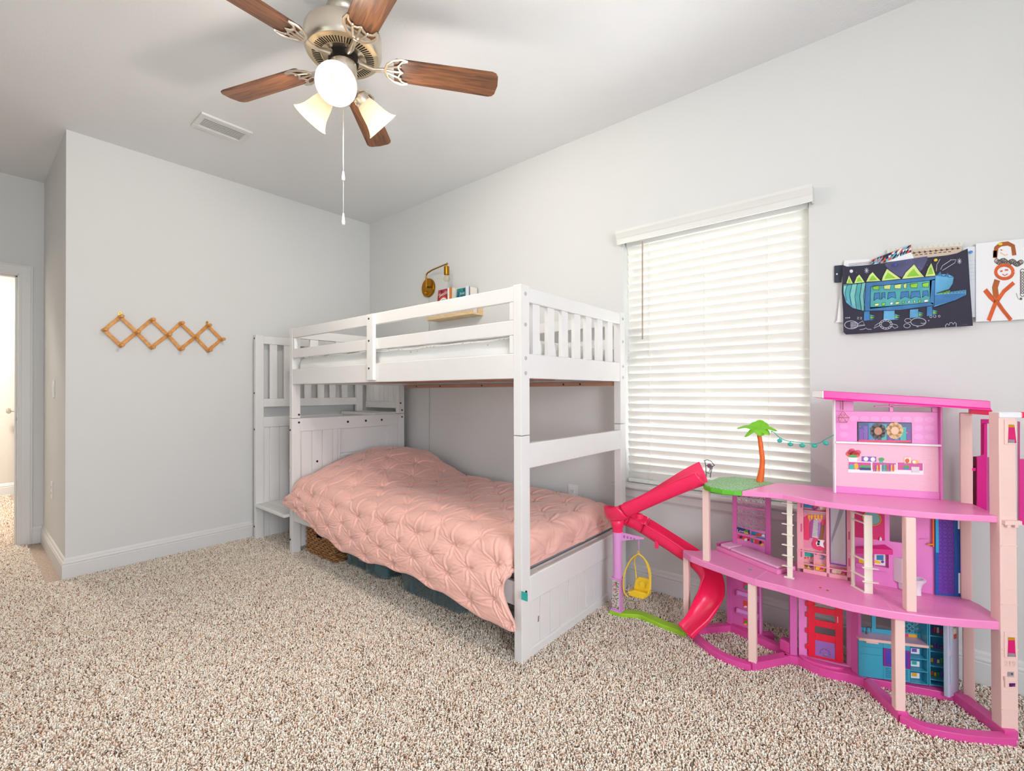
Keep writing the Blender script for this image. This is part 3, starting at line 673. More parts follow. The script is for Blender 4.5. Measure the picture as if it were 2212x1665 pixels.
# scalloped hem between the pleats
hw = .006*np.sin(gu*2*PI/px_*1.0+.6)*np.clip((gs-L_s+.12)/.12, 0, 1); P1[:, :, 2] += hw
TH = .028
P2 = P0-nr*(TH*np.clip(edge/.05, 0.02, 1)**.5)[:, :, None]
nvx = (NU+1)*(NS+1); idx = np.arange(nvx).reshape(NU+1, NS+1)
q1 = np.stack([idx[:-1, :-1], idx[1:, :-1], idx[1:, 1:], idx[:-1, 1:]], -1).reshape(-1, 4)
cs = 4
cu_ = list(range(0, NU+1, cs)); ck = list(range(0, NS+1, 5))
rim = list(idx[:, 0])+list(idx[-1, 1:])+list(idx[-2::-1, -1])+list(idx[0, -2:0:-1])
fq = q1.tolist()+(q1[:, ::-1]+nvx).tolist()+[[rim[i], rim[i]+nvx, rim[(i+1) % len(rim)]+nvx, rim[(i+1) % len(rim)]] for i in range(len(rim))]
cl = Vector((1.65, -.6, .44)); co = np.concatenate([P1.reshape(-1, 3), P2.reshape(-1, 3)])-np.array(cl)
me = bpy.data.meshes.new('comforter'); me.from_pydata(co.tolist(), [], fq); me.materials.append(PINK); me.polygons.foreach_set('use_smooth', [True]*len(fq)); me.update()
cf = bpy.data.objects.new('comforter', me); C.objects.link(cf); cf.location = cl
tag(cf, 'pink pinch-pleated comforter spread over the lower bunk', 'comforter')
tl = W(1128, 1286, y=-1.052); TEAL = mat('teal_tag', '29a59f', .7, bump=(300, .3))
b = MB(); b.obox((tl.x+.012, tl.y, tl.z), (.016, 0, 0), (0, .001, 0), (.0005, 0, .017), TEAL); b.build('care_tag', cf, props={'label': 'teal fabric tag'})
# ------------------------------------------------------------------ under the bed: basket and clear bins
WK = bpy.data.materials.new('wicker'); WK.use_nodes = True; q = WK.node_tree; qb = q.nodes['Principled BSDF']
tcn = q.nodes.new('ShaderNodeTexCoord'); n1 = q.nodes.new('ShaderNodeTexNoise'); n1.inputs['Scale'].default_value = 60; r1 = q.nodes.new('ShaderNodeValToRGB')
r1.color_ramp.elements[0].position = .35; r1.color_ramp.elements[0].color = lin('7d5230'); r1.color_ramp.elements[1].position = .65; r1.color_ramp.elements[1].color = lin('b98a55')
q.links.new(tcn.outputs['Object'], n1.inputs['Vector']); q.links.new(n1.outputs['Fac'], r1.inputs['Fac']); q.links.new(r1.outputs['Color'], qb.inputs['Base Color']); qb.inputs['Roughness'].default_value = .7
DK = mat('dark_inside', '2a211b', .9)
bk = thing('wicker_basket', 'brown wicker basket with a handle hole under the head of the bed', 'basket', (.86, -.78, 0))
bx0, bx1, by0, by1, bz = .672, 1.046, -.945, -.64, .20
b = MB(); b.box(bx0+.012, bx1-.012, by0+.012, by1-.012, 0, .012, WK)
def weave(p0, p1, nrm, hole=None):
    """rows of twisted strands woven over uprights"""
    p0, p1, n = Vector(p0), Vector(p1), Vector(nrm); L = (p1-p0).length; d = (p1-p0)/L; rows = 13; st = max(6, int(L/.028))
    for r in range(rows):
        z = .008+r*(bz-.012)/(rows-1); ph = r % 2
        segs = []; run = []
        for i in range(st*4+1):
            x = L*i/(st*4); off = .0045*math.cos(PI*(i/4)+PI*ph)
            if hole and hole[0] < x < hole[1] and hole[2] < z < hole[3]:
                if len(run) > 2: segs.append(run)
                run = []; continue
            run.append(p0+d*x+n*off+Vector((0, 0, z+.0015*math.sin(i*1.7+r))))
        if len(run) > 2: segs.append(run)
        for g in segs: b.tube(g, .0072, WK, 6)
weave((bx0, by0, 0), (bx1, by0, 0), (0, -1, 0), (.13, .215, .118, .165)); weave((bx1, by0, 0), (bx1, by1, 0), (1, 0, 0)); weave((bx1, by1, 0), (bx0, by1, 0), (0, 1, 0)); weave((bx0, by1, 0), (bx0, by0, 0), (-1, 0, 0))
b.build('basket_body', bk)
MB().tube([(bx0, by0, bz), (bx1, by0, bz), (bx1, by1, bz), (bx0, by1, bz)], .009, WK, 8, closed=True).build('rim', bk)
c = MB(); c.box(bx0+.07, bx1-.07, by0+.02, by0+.12, .012, .19, mat('navy_plastic', '16284a', .3)); c.tube([(bx0+.13, by0+.018, .155), (bx0+.2, by0+.018, .125)], .006, mat('pale_blue', '8fb4d8', .4), 8)
tag(c.build('toy', loc=(.86, -.88, .012), bevel=.01), 'dark blue object seen through the wicker basket handle hole', 'toy')
CLR = bpy.data.materials.new('clear_plastic'); CLR.use_nodes = True; q = CLR.node_tree; qo = q.nodes['Material Output']; qb = q.nodes['Principled BSDF']
qb.inputs['Base Color'].default_value = lin('aebcc0'); qb.inputs['Roughness'].default_value = .25
tr = q.nodes.new('ShaderNodeBsdfTransparent'); tr.inputs['Color'].default_value = lin('dfe8ea'); mx = q.nodes.new('ShaderNodeMixShader'); mx.inputs[0].default_value = .84
q.links.new(qb.outputs[0], mx.inputs[1]); q.links.new(tr.outputs[0], mx.inputs[2]); q.links.new(mx.outputs[0], qo.inputs['Surface'])
LID = CLR
def clear_bin(x0, x1, y0, y1, h, label, ribs):
    t = thing('storage_bin', label, 'storage bin', ((x0+x1)/2, (y0+y1)/2, 0), 'clear plastic bins under the bed'); w = .004; k = .012
    b = MB()
    def ringp(ins, z): return [(x0+ins+.03, y0+ins, z), (x1-ins-.03, y0+ins, z), (x1-ins, y0+ins+.03, z), (x1-ins, y1-ins-.03, z), (x1-ins-.03, y1-ins, z), (x0+ins+.03, y1-ins, z), (x0+ins, y1-ins-.03, z), (x0+ins, y0+ins+.03, z)]
    lv = [ringp(k+.01, 0), ringp(k, .01), ringp(0, h), ringp(w, h), ringp(k+w, .012)]
    b.add([p for r in lv for p in r], [(i*8+j, i*8+(j+1) % 8, i*8+8+(j+1) % 8, i*8+8+j) for i in range(4) for j in range(8)]+[tuple(range(8))[::-1], tuple(range(32, 40))], CLR)
    b.build('bin_body', t)
    for rx in ribs: MB().box(rx-.012, rx+.012, y0-.002, y0+.012, .012, h, CLR).build('rib', t, bevel=.003)
    l = MB(); l.box(x0-.008, x1+.008, y0-.008, y1+.008, h-.012, h+.008, LID); l.build('lid', t, bevel=.006)
    return t
clear_bin(1.085, 1.345, -.912, -.62, .15, 'small clear plastic bin next to the wicker basket', [1.16])
clear_bin(1.35, 1.56, -.925, -.60, .155, 'clear plastic bin holding a teal truck, in the middle under the bed', [1.385])
clear_bin(1.70, 2.22, -.93, -.45, .15, 'long clear plastic bin nearest the foot of the bed', [1.83, 2.02])
tk = thing('toy_truck', 'teal and tan toy truck inside the clear bin under the bed', 'toy truck', (1.46, -.82, .014))
MB().box(1.415, 1.535, -.892, -.75, .018, .068, mat('teal_plastic', '1f8e92', .35)).build('body', tk, bevel=.006)
MB().box(1.42, 1.53, -.888, -.755, .069, .13, mat('tan_card', 'bfa877', .6)).build('top', tk, bevel=.003)
for y in (-.85, -.79):
    for xx in (1.410, 1.530): MB().cyl((xx, y, .029), (xx+.012, y, .029), .014, DK, 16).build('wheel', tk)
g = MB(); g.box(1.13, 1.2, -.885, -.8, .014, .09, mat('green_toy', '4d7d4a', .5)); tag(g.build('toy', loc=(1.16, -.84, .014), bevel=.008), 'green toy block inside the small clear bin under the bed', 'toy')
g = MB(); g.box(1.225, 1.30, -.89, -.79, .014, .085, mat('navy_plastic', '16284a', .3)); g.box(1.24, 1.30, -.8915, -.8895, .05, .066, mat('label_white', 'cfd4d8', .5)); tag(g.build('toy', loc=(1.26, -.84, .014), bevel=.004), 'dark blue box inside the small clear bin under the bed', 'toy')
# ------------------------------------------------------------------ brass wall sconce over the bunk
SB = mat('aged_brass', 'a8761f', .3, 1)
zc = lambda x, y: (900+x*150/1665, 560+y*150/1665)
pc = W(*zc(285, 685), y=-.01); R_ = .075
sc_ = thing('wall_sconce', 'brass swing-arm wall sconce with a bare bulb above the bunk', 'wall lamp', (pc.x, 0, pc.z))
MB().lathe([(.075, 0), (.078, .004), (.078, .018), (.075, .022)], (pc.x, 0, pc.z), (0, -1, 0), SB, 48).build('backplate', sc_)
pz = lambda x, y, d: W(*zc(x, y), y=-d)
ar = MB(); ax0 = pz(232, 690, .055); ax1 = pz(232, 470, .055); e1 = pz(735, 105, .12)
ar.cyl((pc.x-.012, -.02, ax0.z+.02), (ax0.x, ax0.y, ax0.z+.02), .007, SB, 12)
pa = [ax0, (ax0.x, ax0.y, lerp(ax0.z, e1.z, .75)), (lerp(ax0.x, e1.x, .06), -.058, lerp(ax0.z, e1.z, .93)), (lerp(ax0.x, e1.x, .16), -.064, e1.z-.004), (lerp(ax0.x, e1.x, .35), -.078, e1.z), e1]
ar.tube(spline(pa, 8), .006, SB, 12); ar.ball(e1, .0075, SB, 12, 8); ar.build('arm', sc_)
sk = pz(712, 240, .12)
MB().lathe([(.004, .012), (.004, .004), (.019, .002), (.021, 0), (.021, -.062), (.018, -.064)], (e1.x-.008, e1.y, e1.z-.022), (0, 0, 1), SB, 28).build('socket', sc_)
bb = MB(); bb.lathe([(.008, 0), (.013, -.006), (.021, -.016), (.0245, -.03), (.021, -.044), (.012, -.052), (.0, -.0545)], (e1.x-.008, e1.y, e1.z-.085), (0, 0, 1), mat('clear_bulb', 'f4ecd8', .02, trans=.9, ior=1.15), 24, False, False); bb.build('bulb', sc_)
MB().tube([(e1.x-.008, e1.y, e1.z-.086), (e1.x-.012, e1.y, e1.z-.112), (e1.x-.004, e1.y, e1.z-.112), (e1.x-.008, e1.y, e1.z-.088)], .0015, mat('filament', 'e8d3a0', .3), 6).build('filament', sc_)
ps = pz(242, 785, .024); MB().lathe([(.012, 0), (.012, .006), (.008, .016), (.006, .018)], (pc.x-.012, -.022, pc.z-.043), (0, -1, 0), mat('amber_switch', 'c98a22', .3, .8), 16).build('switch', sc_)
for dx in (-.03, .028): MB().lathe([(.005, 0), (.005, .004), (.002, .006)], (pc.x+dx, -.022, pc.z+.004), (0, -1, 0), SB, 12).build('screw', sc_)
cd = MB(); cd.tube([(pc.x, -.006, pc.z-.075), (pc.x+.001, -.004, 1.2), (pc.x-.002, -.004, .62)], .0022, mat('cord_grey', 'bdb9b4', .6), 6); cd.build('cord', sc_)
# ------------------------------------------------------------------ picture ledge with books
MAPLE = wood('pale_pine', 'd9b98a', 'e9d0a6', (6, 40, 40), .5, 2.0)
lx0, lx1, lz = .985, 1.50, 1.70
lg = thing('book_ledge', 'pale pine picture ledge with books on the wall over the bunk', 'shelf', ((lx0+lx1)/2, -.05, lz))
MB().box(lx0, lx1, -.105, 0, lz, lz+.012, MAPLE).build('ledge', lg, uvbox=((1, 0, 0), (0, 1, 0)), bevel=.001)
MB().box(lx0, lx1, -.118, -.105, lz, lz+.03, MAPLE).build('front_lip', lg, uvbox=((1, 0, 0), (0, 0, 1)), bevel=.001)
MB().box(lx0, lx1, -.012, -.0005, lz+.012, lz+.06, MAPLE).build('back_strip', lg, uvbox=((1, 0, 0), (0, 0, 1)), bevel=.001)
PAGES = mat('pages', 'e6e1d6', .8)
def book(x0, w, h, d, y, lean, cover, label, art=None):
    """book standing face out on the ledge, leaning back"""
    o = Vector((x0, y, lz+.0125+d*math.sin(lean))); u = Vector((1, 0, 0)); up = Vector((0, math.sin(lean), math.cos(lean))); n = Vector((0, -math.cos(lean), math.sin(lean)))
    t = thing('book', label, 'book', o+u*w/2, 'books on the pine ledge'); c = o+u*w/2+up*h/2
    MB().obox(c-n*d/2, u*(w/2-.002), up*(h/2-.002), n*(d/2-.0015), PAGES).build('pages', t)
    b = MB(); b.obox(c-n*.00075, u*w/2, up*h/2, n*.00075, cover); b.obox(c-n*(d-.00075), u*w/2, up*h/2, n*.00075, cover); b.obox(c-n*d/2-u*(w/2-.0005), u*.001, up*h/2, n*d/2, cover)
    if art: art(b, lambda a, q, k=1: o+u*a*w+up*q*h+n*.0003*k)
    b.build('cover', t)
BKR = mat('book_red', 'b3202b', .4); WHT = mat('print_white', 'f2efe8', .5); MINT = mat('print_mint', 'a9dcc8', .5); CORAL = mat('print_coral', 'e2584c', .5); BTL = mat('book_teal', '147a86', .4); NAVY = mat('print_navy', '1c2f63', .4); PEACH = mat('print_peach', 'efc79a', .5); BLKP = mat('print_black', '26202a', .5)
rz = random.Random(5)
def red_art(b, f):
    for i in range(22):
        a, q = rz.uniform(.06, .94), rz.uniform(.55, .97); r = rz.uniform(.02, .045); b.poly([f(x, y, 1) for x, y in circ(a, q, r, 6)], (BLKP, CORAL, BLKP)[i % 3])
    b.poly([f(x, y, 2) for x, y in circ(.5, .34, .47, 24, .40, 0, PI)], CORAL); b.poly([f(x, y, 3) for x, y in circ(.5, .34, .42, 24, .355, 0, PI)], WHT); b.poly([f(x, y, 4) for x, y in circ(.5, .34, .38, 24, .32, 0, PI)], MINT)
    b.poly([f(x, y, 5) for x, y in circ(.3, .46, .09, 14)], CORAL); b.poly([f(x, y, 5) for x, y in circ(.66, .5, .07, 12)], BTL); b.poly([f(x, y, 5) for x, y in circ(.52, .4, .12, 14)], NAVY)
    letter(b, 'Swedish', .24, lambda x, y: f(.5+x, .84+y*.85+x*.16, 6), WHT)
def teal_art(b, f):
    for i in range(26): b.poly([f(x, y, 1) for x, y in circ(rz.uniform(.08, .92), rz.uniform(.08, .94), rz.uniform(.03, .06), 8)], (NAVY, mat('print_green', '2a9a7c', .5))[i % 2])
    b.poly([f(x, y, 2) for x, y in circ(.52, .45, .27, 20)], NAVY)
    letter(b, 'The Little', .12, lambda x, y: f(.52+x, .8+y, 3), WHT); letter(b, 'UPS', .24, lambda x, y: f(.52+x, .5+y*1.3, 3), PEACH)
    b.poly([f(x, y, 3) for x, y in [(.3, .1), (.75, .1), (.7, .28), (.36, .28)]], BKR)
book(1.058, .142, .232, .012, -.086, .13, BKR, 'red picture book with white title facing out on the ledge', red_art)
book(1.207, .022, .222, .08, -.094, .0, WHT, 'thin white book spine-out beside the red picture book')
book(1.233, .020, .224, .08, -.094, .0, mat('book_orange', 'e07a16', .4), 'orange book standing spine-out in the middle of the ledge')
book(1.257, .018, .218, .078, -.094, .0, mat('book_cream', 'ded9cf', .5), 'thin cream book right of the orange book')
book(1.286, .115, .206, .016, -.086, .10, BTL, 'teal and navy picture book facing out on the ledge', teal_art)
book(1.408, .034, .206, .07, -.094, .0, mat('book_pale', 'dfe2ea', .5), 'pale book at the right end of the ledge')
book(1.446, .009, .2, .08, -.094, .0, mat('book_grey', '8b8c98', .5), 'thin grey book standing last on the ledge')
# ------------------------------------------------------------------ window blind
SLAT = bpy.data.materials.new('blind_slat'); SLAT.use_nodes = True; q = SLAT.node_tree; qb = q.nodes['Principled BSDF']; qo = q.nodes['Material Output']
qb.inputs['Base Color'].default_value = lin('f3f2ee'); qb.inputs['Roughness'].default_value = .45
tl_ = q.nodes.new('ShaderNodeBsdfTranslucent'); tl_.inputs['Color'].default_value = lin('f6f4ea'); mx = q.nodes.new('ShaderNodeMixShader'); mx.inputs[0].default_value = .12
q.links.new(qb.outputs[0], mx.inputs[1]); q.links.new(tl_.outputs[0], mx.inputs[2]); q.links.new(mx.outputs[0], qo.inputs['Surface'])
bd = thing('window_blind', 'white slatted blind closed over the window', 'window blind', (3.117, .03, 1.3))
bx0, bx1 = WX0+.012, WX1-.004
yb0 = .028
for i in range(31):
    z = 1.985-i*.0443; th = math.radians(64); hw = .0255; b = MB(); vs = []
    for x in (bx0, bx1):
        for k in range(7):
            t = -1+2*k/6; crown = .0028*(1-t*t); yy = yb0+.012+t*hw*math.cos(th)-crown*math.sin(th)*1; zz = z-.025-t*hw*math.sin(th)-crown*math.cos(th); vs.append((x, yy, zz))
        for k in range(7):
            t = 1-2*k/6; crown = .0028*(1-t*t)-.0024; yy = yb0+.012+t*hw*math.cos(th)-crown*math.sin(th); zz = z-.025-t*hw*math.sin(th)-crown*math.cos(th); vs.append((x, yy, zz))
    b.add(vs, [(j, (j+1) % 14, 14+(j+1) % 14, 14+j) for j in range(14)]+[tuple(range(14))[::-1], tuple(range(14, 28))], SLAT, True)
    b.build('slat', bd, sharp=.5)
MB().box(bx0, bx1, yb0-.004, yb0+.03, WZ0+.004, WZ0+.026, SLAT).build('bottom_rail', bd, bevel=.004)
VAL = mat('valance_white', 'dededb', .45)
v = MB(); k0, k1 = 2.632, 3.607
v.prism([(k0, -.042, 1.99), (k0, -.050, 1.99), (k0, -.052, 2.018), (k0, -.056, 2.024), (k0, -.06, 2.034), (k0, -.068, 2.05), (k0, -.068, 2.064), (k0, -.042, 2.064)], (k1-k0, 0, 0), VAL)
v.build('valance', bd); v = MB()
for x in (k0, k1-.006): MB().box(x, x+.006, -.042, -.001, 1.99, 2.064, VAL).build('valance_return', bd)
MB().box(bx0, bx1, yb0-.012, yb0+.04, 1.985, 2.028, VAL).build('headrail', bd)
for x in (2.796, 3.107, 3.408):
    c = MB(); c.tube([(x, yb0-.004, 1.99), (x, yb0-.004, WZ0+.01)], .0011, WHT, 5); c.tube([(x+.006, yb0-.004, 1.99), (x+.006, yb0-.004, WZ0+.01)], .0007, WHT, 5); c.build('ladder_cord', bd)
MB().tube([(2.774, -.012, 1.99), (2.7735, -.014, 1.7), (2.772, -.014, 1.425)], .0042, mat('wand', 'a8978a', .35), 8).build('wand', bd)
# ------------------------------------------------------------------ children's art pinned to the window wall
def sheet(name, label, cat, outline, y, col, art=None, th=.0007, pitch=.0003, group=None):
    """flat paper on the wall: outline in photo-measured points, art drawn in the same frame on its face"""
    fn = lambda k=0: (lambda a, q: W(1760+a/4.894, 490+q/4.894, y=y-.0004-pitch*k))
    b = MB(); P = [W(1760+a/4.894, 490+q/4.894, y=y) for a, q in outline]
    b.prism(P, (0, th, 0), col)
    if art: art(b, fn)
    c = sum(P, Vector())/len(P)
    return tag(b.build(name, loc=(c.x, y, c.z), recalc=False), label, cat, group)
PAPER = mat('paper_white', 'e9e9ec', .8)
NIGHT = mat('paper_night', '2f2c3f', .75, var=(9, .12)); NIGHT2 = mat('chalk_night', '55557a', .8, var=(14, .2)); INK = mat('ink_line', '1d2433', .7); CHALK = mat('chalk_white', 'd6d7e2', .8)
BLU = mat('wc_blue', '3f79b0', .75, var=(16, .22)); BLU2 = mat('wc_light_blue', '5fa3cc', .75, var=(14, .2)); TL1 = mat('wc_teal', '4fa3a8', .75, var=(15, .22)); TL2 = mat('wc_aqua', '79c0ba', .75, var=(15, .2)); GRN = mat('wc_green', '8cc63f', .75, var=(14, .25)); GRN2 = mat('wc_pale_green', 'cfe08c', .75, var=(14, .2)); YEL = mat('pin_yellow', 'e2c21c', .35)
def wob(pts, k=1): return pts
def dino(b, F):
    f1, f2, f3, f4, f5 = F(1), F(2), F(3), F(4), F(5)
    P = lambda pts, m, f: b.poly([f(*p) for p in pts], m)
    P(circ(950, 330, 230, 30, 200, .1, PI-.25) and [(740, 400), (790, 460), (880, 520), (960, 540), (1060, 520), (1140, 450), (1190, 350), (1190, 310), (780, 372)], NIGHT2, f1)
    body = [(302, 620), (540, 585), (1275, 520), (1290, 500), (1410, 500), (1472, 530), (1465, 600), (1420, 660), (1290, 700), (1600, 660), (1600, 720), (1480, 780), (1260, 850), (1255, 830), (900, 880), (520, 890), (400, 860), (330, 800), (300, 700)]
    P(body, BLU2, f2)
    # back spikes
    for t in ([(330, 597), (362, 508), (405, 597)], [(415, 595), (440, 530), (470, 500), (495, 530), (530, 585)], [(540, 580), (575, 510), (612, 475), (660, 530), (700, 570)], [(705, 570), (720, 520), (762, 440), (820, 480), (915, 548)], [(920, 550), (960, 480), (1050, 392), (1110, 470), (1160, 528)], [(1165, 525), (1195, 440), (1230, 380), (1250, 420), (1280, 515)]):
        P(t, GRN2, f3)
        cx = sum(p[0] for p in t)/len(t); cy = sum(p[1] for p in t)/len(t); P([(cx+(x-cx)*.55, cy+(y-cy)*.55+8) for x, y in t], GRN, f4); b.stroke(t, 6, INK, f5)
    # tail rings
    rings = [302, 345, 395, 450, 500, 540]
    for i in range(5):
        x0, x1 = rings[i], rings[i+1]; tp = lambda x: 612-(x-302)*.115; bt = lambda x: 690+min(1, (x-302)/160)**.6*195
        P([(x0, tp(x0)), (x1, tp(x1)), (x1-22, (tp(x1)+bt(x1))/2), (x1-8, bt(x1)), (x0+2, bt(x0)), (x0-18 if i else x0, (tp(x0)+bt(x0))/2)], (TL2, TL1, TL2, TL1, TL2)[i], f3)
        b.stroke([(x1, tp(x1)), (x1-26, (tp(x1)+bt(x1))/2), (x1-8, bt(x1))], 5, INK, f5)
    # body frame and windows
    P([(540, 590), (1275, 522), (1275, 562), (590, 632), (590, 850), (1250, 800), (1255, 835), (880, 880), (525, 890)], BLU, f3); P([(1215, 560), (1275, 550), (1262, 830), (1215, 800)], BLU, f3)
    P([(592, 630), (1238, 562), (1215, 795), (585, 862)], TL1, f3)
    for x, w, m in ((612, 70, GRN), (728, 75, GRN2), (840, 75, GRN2), (935, 38, GRN2), (1008, 80, GRN), (1135, 72, GRN)):
        y = 618-(x-612)*.055; q = [(x, y+8), (x+w, y-4), (x+w-6, y+48), (x+6, y+46)]; P(q, m, f4); b.stroke(q+[q[0]], 5, INK, f5)
    for x, w, h in ((625, 68, 80), (705, 40, 70), (768, 90, 72), (905, 95, 75), (1010, 110, 78), (1138, 65, 70)):
        y = 700-(x-612)*.045; q = [(x, y+h), (x+w*.1, y), (x+w*.9, y-6), (x+w, y+h-8), (x+w*.5, y+h-26)]; P(q, BLU, f4); b.stroke(q+[q[0]], 5, INK, f5)
    for i, x in enumerate((632, 708, 795, 850, 925, 985, 1045, 1098, 1155)):
        w = (48, 40, 34, 46, 22, 22, 20, 24, 46)[i]; y = 806-(x-632)*.078; q = [(x, y+6), (x+w, y), (x+w-6, y+26), (x+4, y+32)]; P(q, (GRN2, GRN, PAPER)[i % 3] if i % 3 else GRN2, f4); b.stroke(q+[q[0]], 4, INK, f5)
    b.stroke([(540, 590), (520, 890)], 6, INK, f5); b.stroke([(590, 632), (1240, 562), (1215, 797), (580, 865), (592, 632)], 5, INK, f5); b.stroke([(300, 620), (540, 588), (1275, 520), (1262, 840)], 6, INK, f5); b.stroke(body[11:]+[body[0]], 6, INK, f5)
    # head
    P([(1285, 515), (1330, 465), (1345, 520), (1375, 520), (1410, 478), (1412, 530)], BLU, f4); b.stroke([(1285, 515), (1330, 465), (1345, 520), (1375, 520), (1410, 478), (1412, 530), (1472, 530), (1462, 600), (1420, 660), (1285, 702)], 6, INK, f5)
    P([(1262, 720), (1590, 700), (1590, 730), (1470, 780), (1262, 835)], BLU, f4); P([(1290, 700), (1430, 672), (1420, 700), (1310, 706)], GRN, f4)
    b.stroke([(1340+i*18, 680-(i % 2)*-28-i*1.2) for i in range(15)], 5, INK, f5); b.stroke([(1290, 700), (1605, 660), (1600, 720), (1480, 780), (1260, 850)], 5, INK, f5)
    # legs and claws
    for x, w, y0, y1 in ((520, 62, 893, 995), (728, 118, 885, 990), (1005, 90, 875, 965), (1185, 60, 840, 945)):
        P([(x, y0), (x+w, y0-6), (x+w+4, y1-8), (x-4, y1)], BLU2 if w > 70 else BLU, f3); b.stroke([(x, y0), (x-4, y1), (x+w+4, y1-8), (x+w, y0)], 5, INK, f5)
        for k in range(3): P([(x+w+2, y1-70+k*22), (x+w+54-k*4, y1-52+k*18), (x+w+2, y1-44+k*20)], (TL1, GRN, BLU)[k], f4)
    # chalk sea creatures, stars and antenna
    c = lambda pts, w=4: b.stroke(pts, w, CHALK, f4)
    for cx, cy in ((548, 462), (1530, 362)):
        for k in range(4): a = PI*k/4; c([(cx-24*math.cos(a), cy-30*math.sin(a)), (cx+24*math.cos(a), cy+30*math.sin(a))])
    P(circ(387, 468, 18, 16), CHALK, f4)
    c([(1285, 470), (1290, 400), (1325, 340)]); c([(1330, 450), (1350, 410), (1440, 350), (1495, 345), (1480, 380), (1400, 430), (1350, 460)])
    for cx, cy, rx, ry in ((385, 1035, 70, 42), (752, 1030, 66, 52), (1095, 1005, 80, 42)): c(circ(cx, cy, rx, 24, ry)+[circ(cx, cy, rx, 24, ry)[0]], 5)
    c(circ(752, 1030, 48, 20, 36)+[circ(752, 1030, 48, 20, 36)[0]])
    for k in range(12): a = 2*PI*k/12; c([(752+48*math.cos(a), 1030+36*math.sin(a)), (752+66*math.cos(a), 1030+52*math.sin(a))])
    for k in range(4): c([(385+k*16, 1005), (385+k*16, 1070)]); c([(375, 1010+k*17), (450, 1010+k*17)], 3)
    c([(450, 1030), (505, 992), (530, 1040), (452, 1052)]); c([(448, 1040), (528, 1035)], 3); c([(690, 1010), (640, 1040), (625, 1070), (690, 1040)]); c([(815, 1025), (865, 1035), (880, 1060), (845, 1072), (815, 1048)])
    c(circ(985, 990, 34, 16, 22)+[circ(985, 990, 34, 16, 22)[0]]); c(circ(975, 1045, 34, 16, 22)+[circ(975, 1045, 34, 16, 22)[0]]); c([(1120, 1015), (1145, 1022), (1165, 1012)]); c([(1085, 965), (1100, 955), (1115, 968)]); c([(1075, 1045), (1085, 1062), (1100, 1045)])
    for cx, cy, r in ((1228, 948, 12), (1268, 944, 14), (1316, 944, 10), (1205, 990, 4), (330, 962, 4), (348, 961, 4), (366, 960, 4)): c(circ(cx, cy, r, 12)+[circ(cx, cy, r, 12)[0]])
    for zx in (448, 480): c([(zx, 955), (zx+20, 955), (zx, 974), (zx+20, 974)])
    c([(1385, 1075), (1382, 1040), (1400, 1022), (1418, 1040), (1430, 1012), (1450, 1010), (1462, 1030), (1480, 1008), (1495, 1020), (1495, 1060)], 5); c([(475, 1085), (520, 1080), (540, 1068), (560, 1082), (600, 1082)])
    rr = random.Random(2)
    for _ in range(40): x, y = rr.uniform(330, 1640), rr.uniform(900, 1110); P([(x, y), (x+rr.uniform(20, 60), y-rr.uniform(2, 6)), (x+60, y+3)], NIGHT2, F(.5)) if rr.random() < .25 and x < 1560 and y < 1040 else None
    for _ in range(14): x, y = rr.uniform(420, 1580), rr.uniform(300, 620); c([(x, y), (x+4, y+3)], 3)
sheet('painting', 'dark night painting of a blue spiky dinosaur pinned left of the other art', 'painting', [(297, 402), (340, 420), (500, 408), (800, 375), (1100, 335), (1400, 300), (1500, 280), (1617, 228), (1640, 600), (1672, 1045), (1400, 1060), (1000, 1090), (600, 1122), (330, 1137), (303, 1112), (300, 900), (285, 680)], -.024, NIGHT, dino)
ORG = mat('paint_orange', 'd2571c', .6, var=(30, .2)); BRN = mat('paint_brown', 'a5561c', .6, var=(30, .25)); GRYP = mat('paint_grey', '6b6058', .7, var=(30, .2))
def figs(b, F):
    f1, f2, f3 = F(1), F(2), F(3); P = lambda pts, m, f: b.poly([f(*p) for p in pts], m)
    b.stroke([(1905, 330), (1920, 220), (1965, 185), (2040, 175), (2095, 200), (2110, 300)], 46, BRN, f1); b.stroke([(1905, 250), (1905, 320)], 40, BRN, f1); P(circ(1962, 180, 24, 12, 14), YEL, f3)
    b.stroke([(1960, 240), (1985, 245), (1970, 250)], 8, ORG, f2); b.stroke([(1960, 270), (2010, 300), (2040, 290)], 14, mat('paint_peach', 'e9c0a8', .6), f1)
    for k in range(18): x = 1925+k*15; b.stroke(circ(x, 360+14*math.sin(k)+k*1.5, 24, 10, 22)+[circ(x, 360+14*math.sin(k)+k*1.5, 24, 10, 22)[0]], 9, GRYP, f2)
    b.stroke(circ(2005, 475, 92, 26, 72)+[circ(2005, 475, 92, 26, 72)[0]], 34, ORG, f3); b.stroke([(1960, 470), (1985, 465)], 16, ORG, f2); b.stroke([(2010, 455), (2045, 455)], 16, ORG, f2); b.stroke([(1985, 500), (2010, 515), (2040, 495)], 9, ORG, f2)
    b.stroke([(1930, 560), (1905, 640), (1915, 720), (1925, 790)], 62, BRN, f1); b.stroke([(1800, 665), (1860, 740), (1915, 790)], 52, ORG, f2); b.stroke([(2105, 590), (2000, 680), (1930, 780)], 42, ORG, f2)
    b.stroke([(1920, 780), (1880, 880), (1838, 990)], 44, ORG, f2); b.stroke([(1920, 780), (1990, 880), (2075, 985)], 42, ORG, f2); b.stroke([(1850, 700), (1930, 800), (2060, 975)], 8, BRN, f3)
    for k in range(9): y = 470+k*30; b.stroke(circ(2195, y, 22, 10, 26), 8, GRYP, f1)
    b.stroke([(2130, 700), (2150, 760), (2180, 770)], 4, GRYP, f1); P(circ(2180, 760, 14, 10), GRYP, f2)
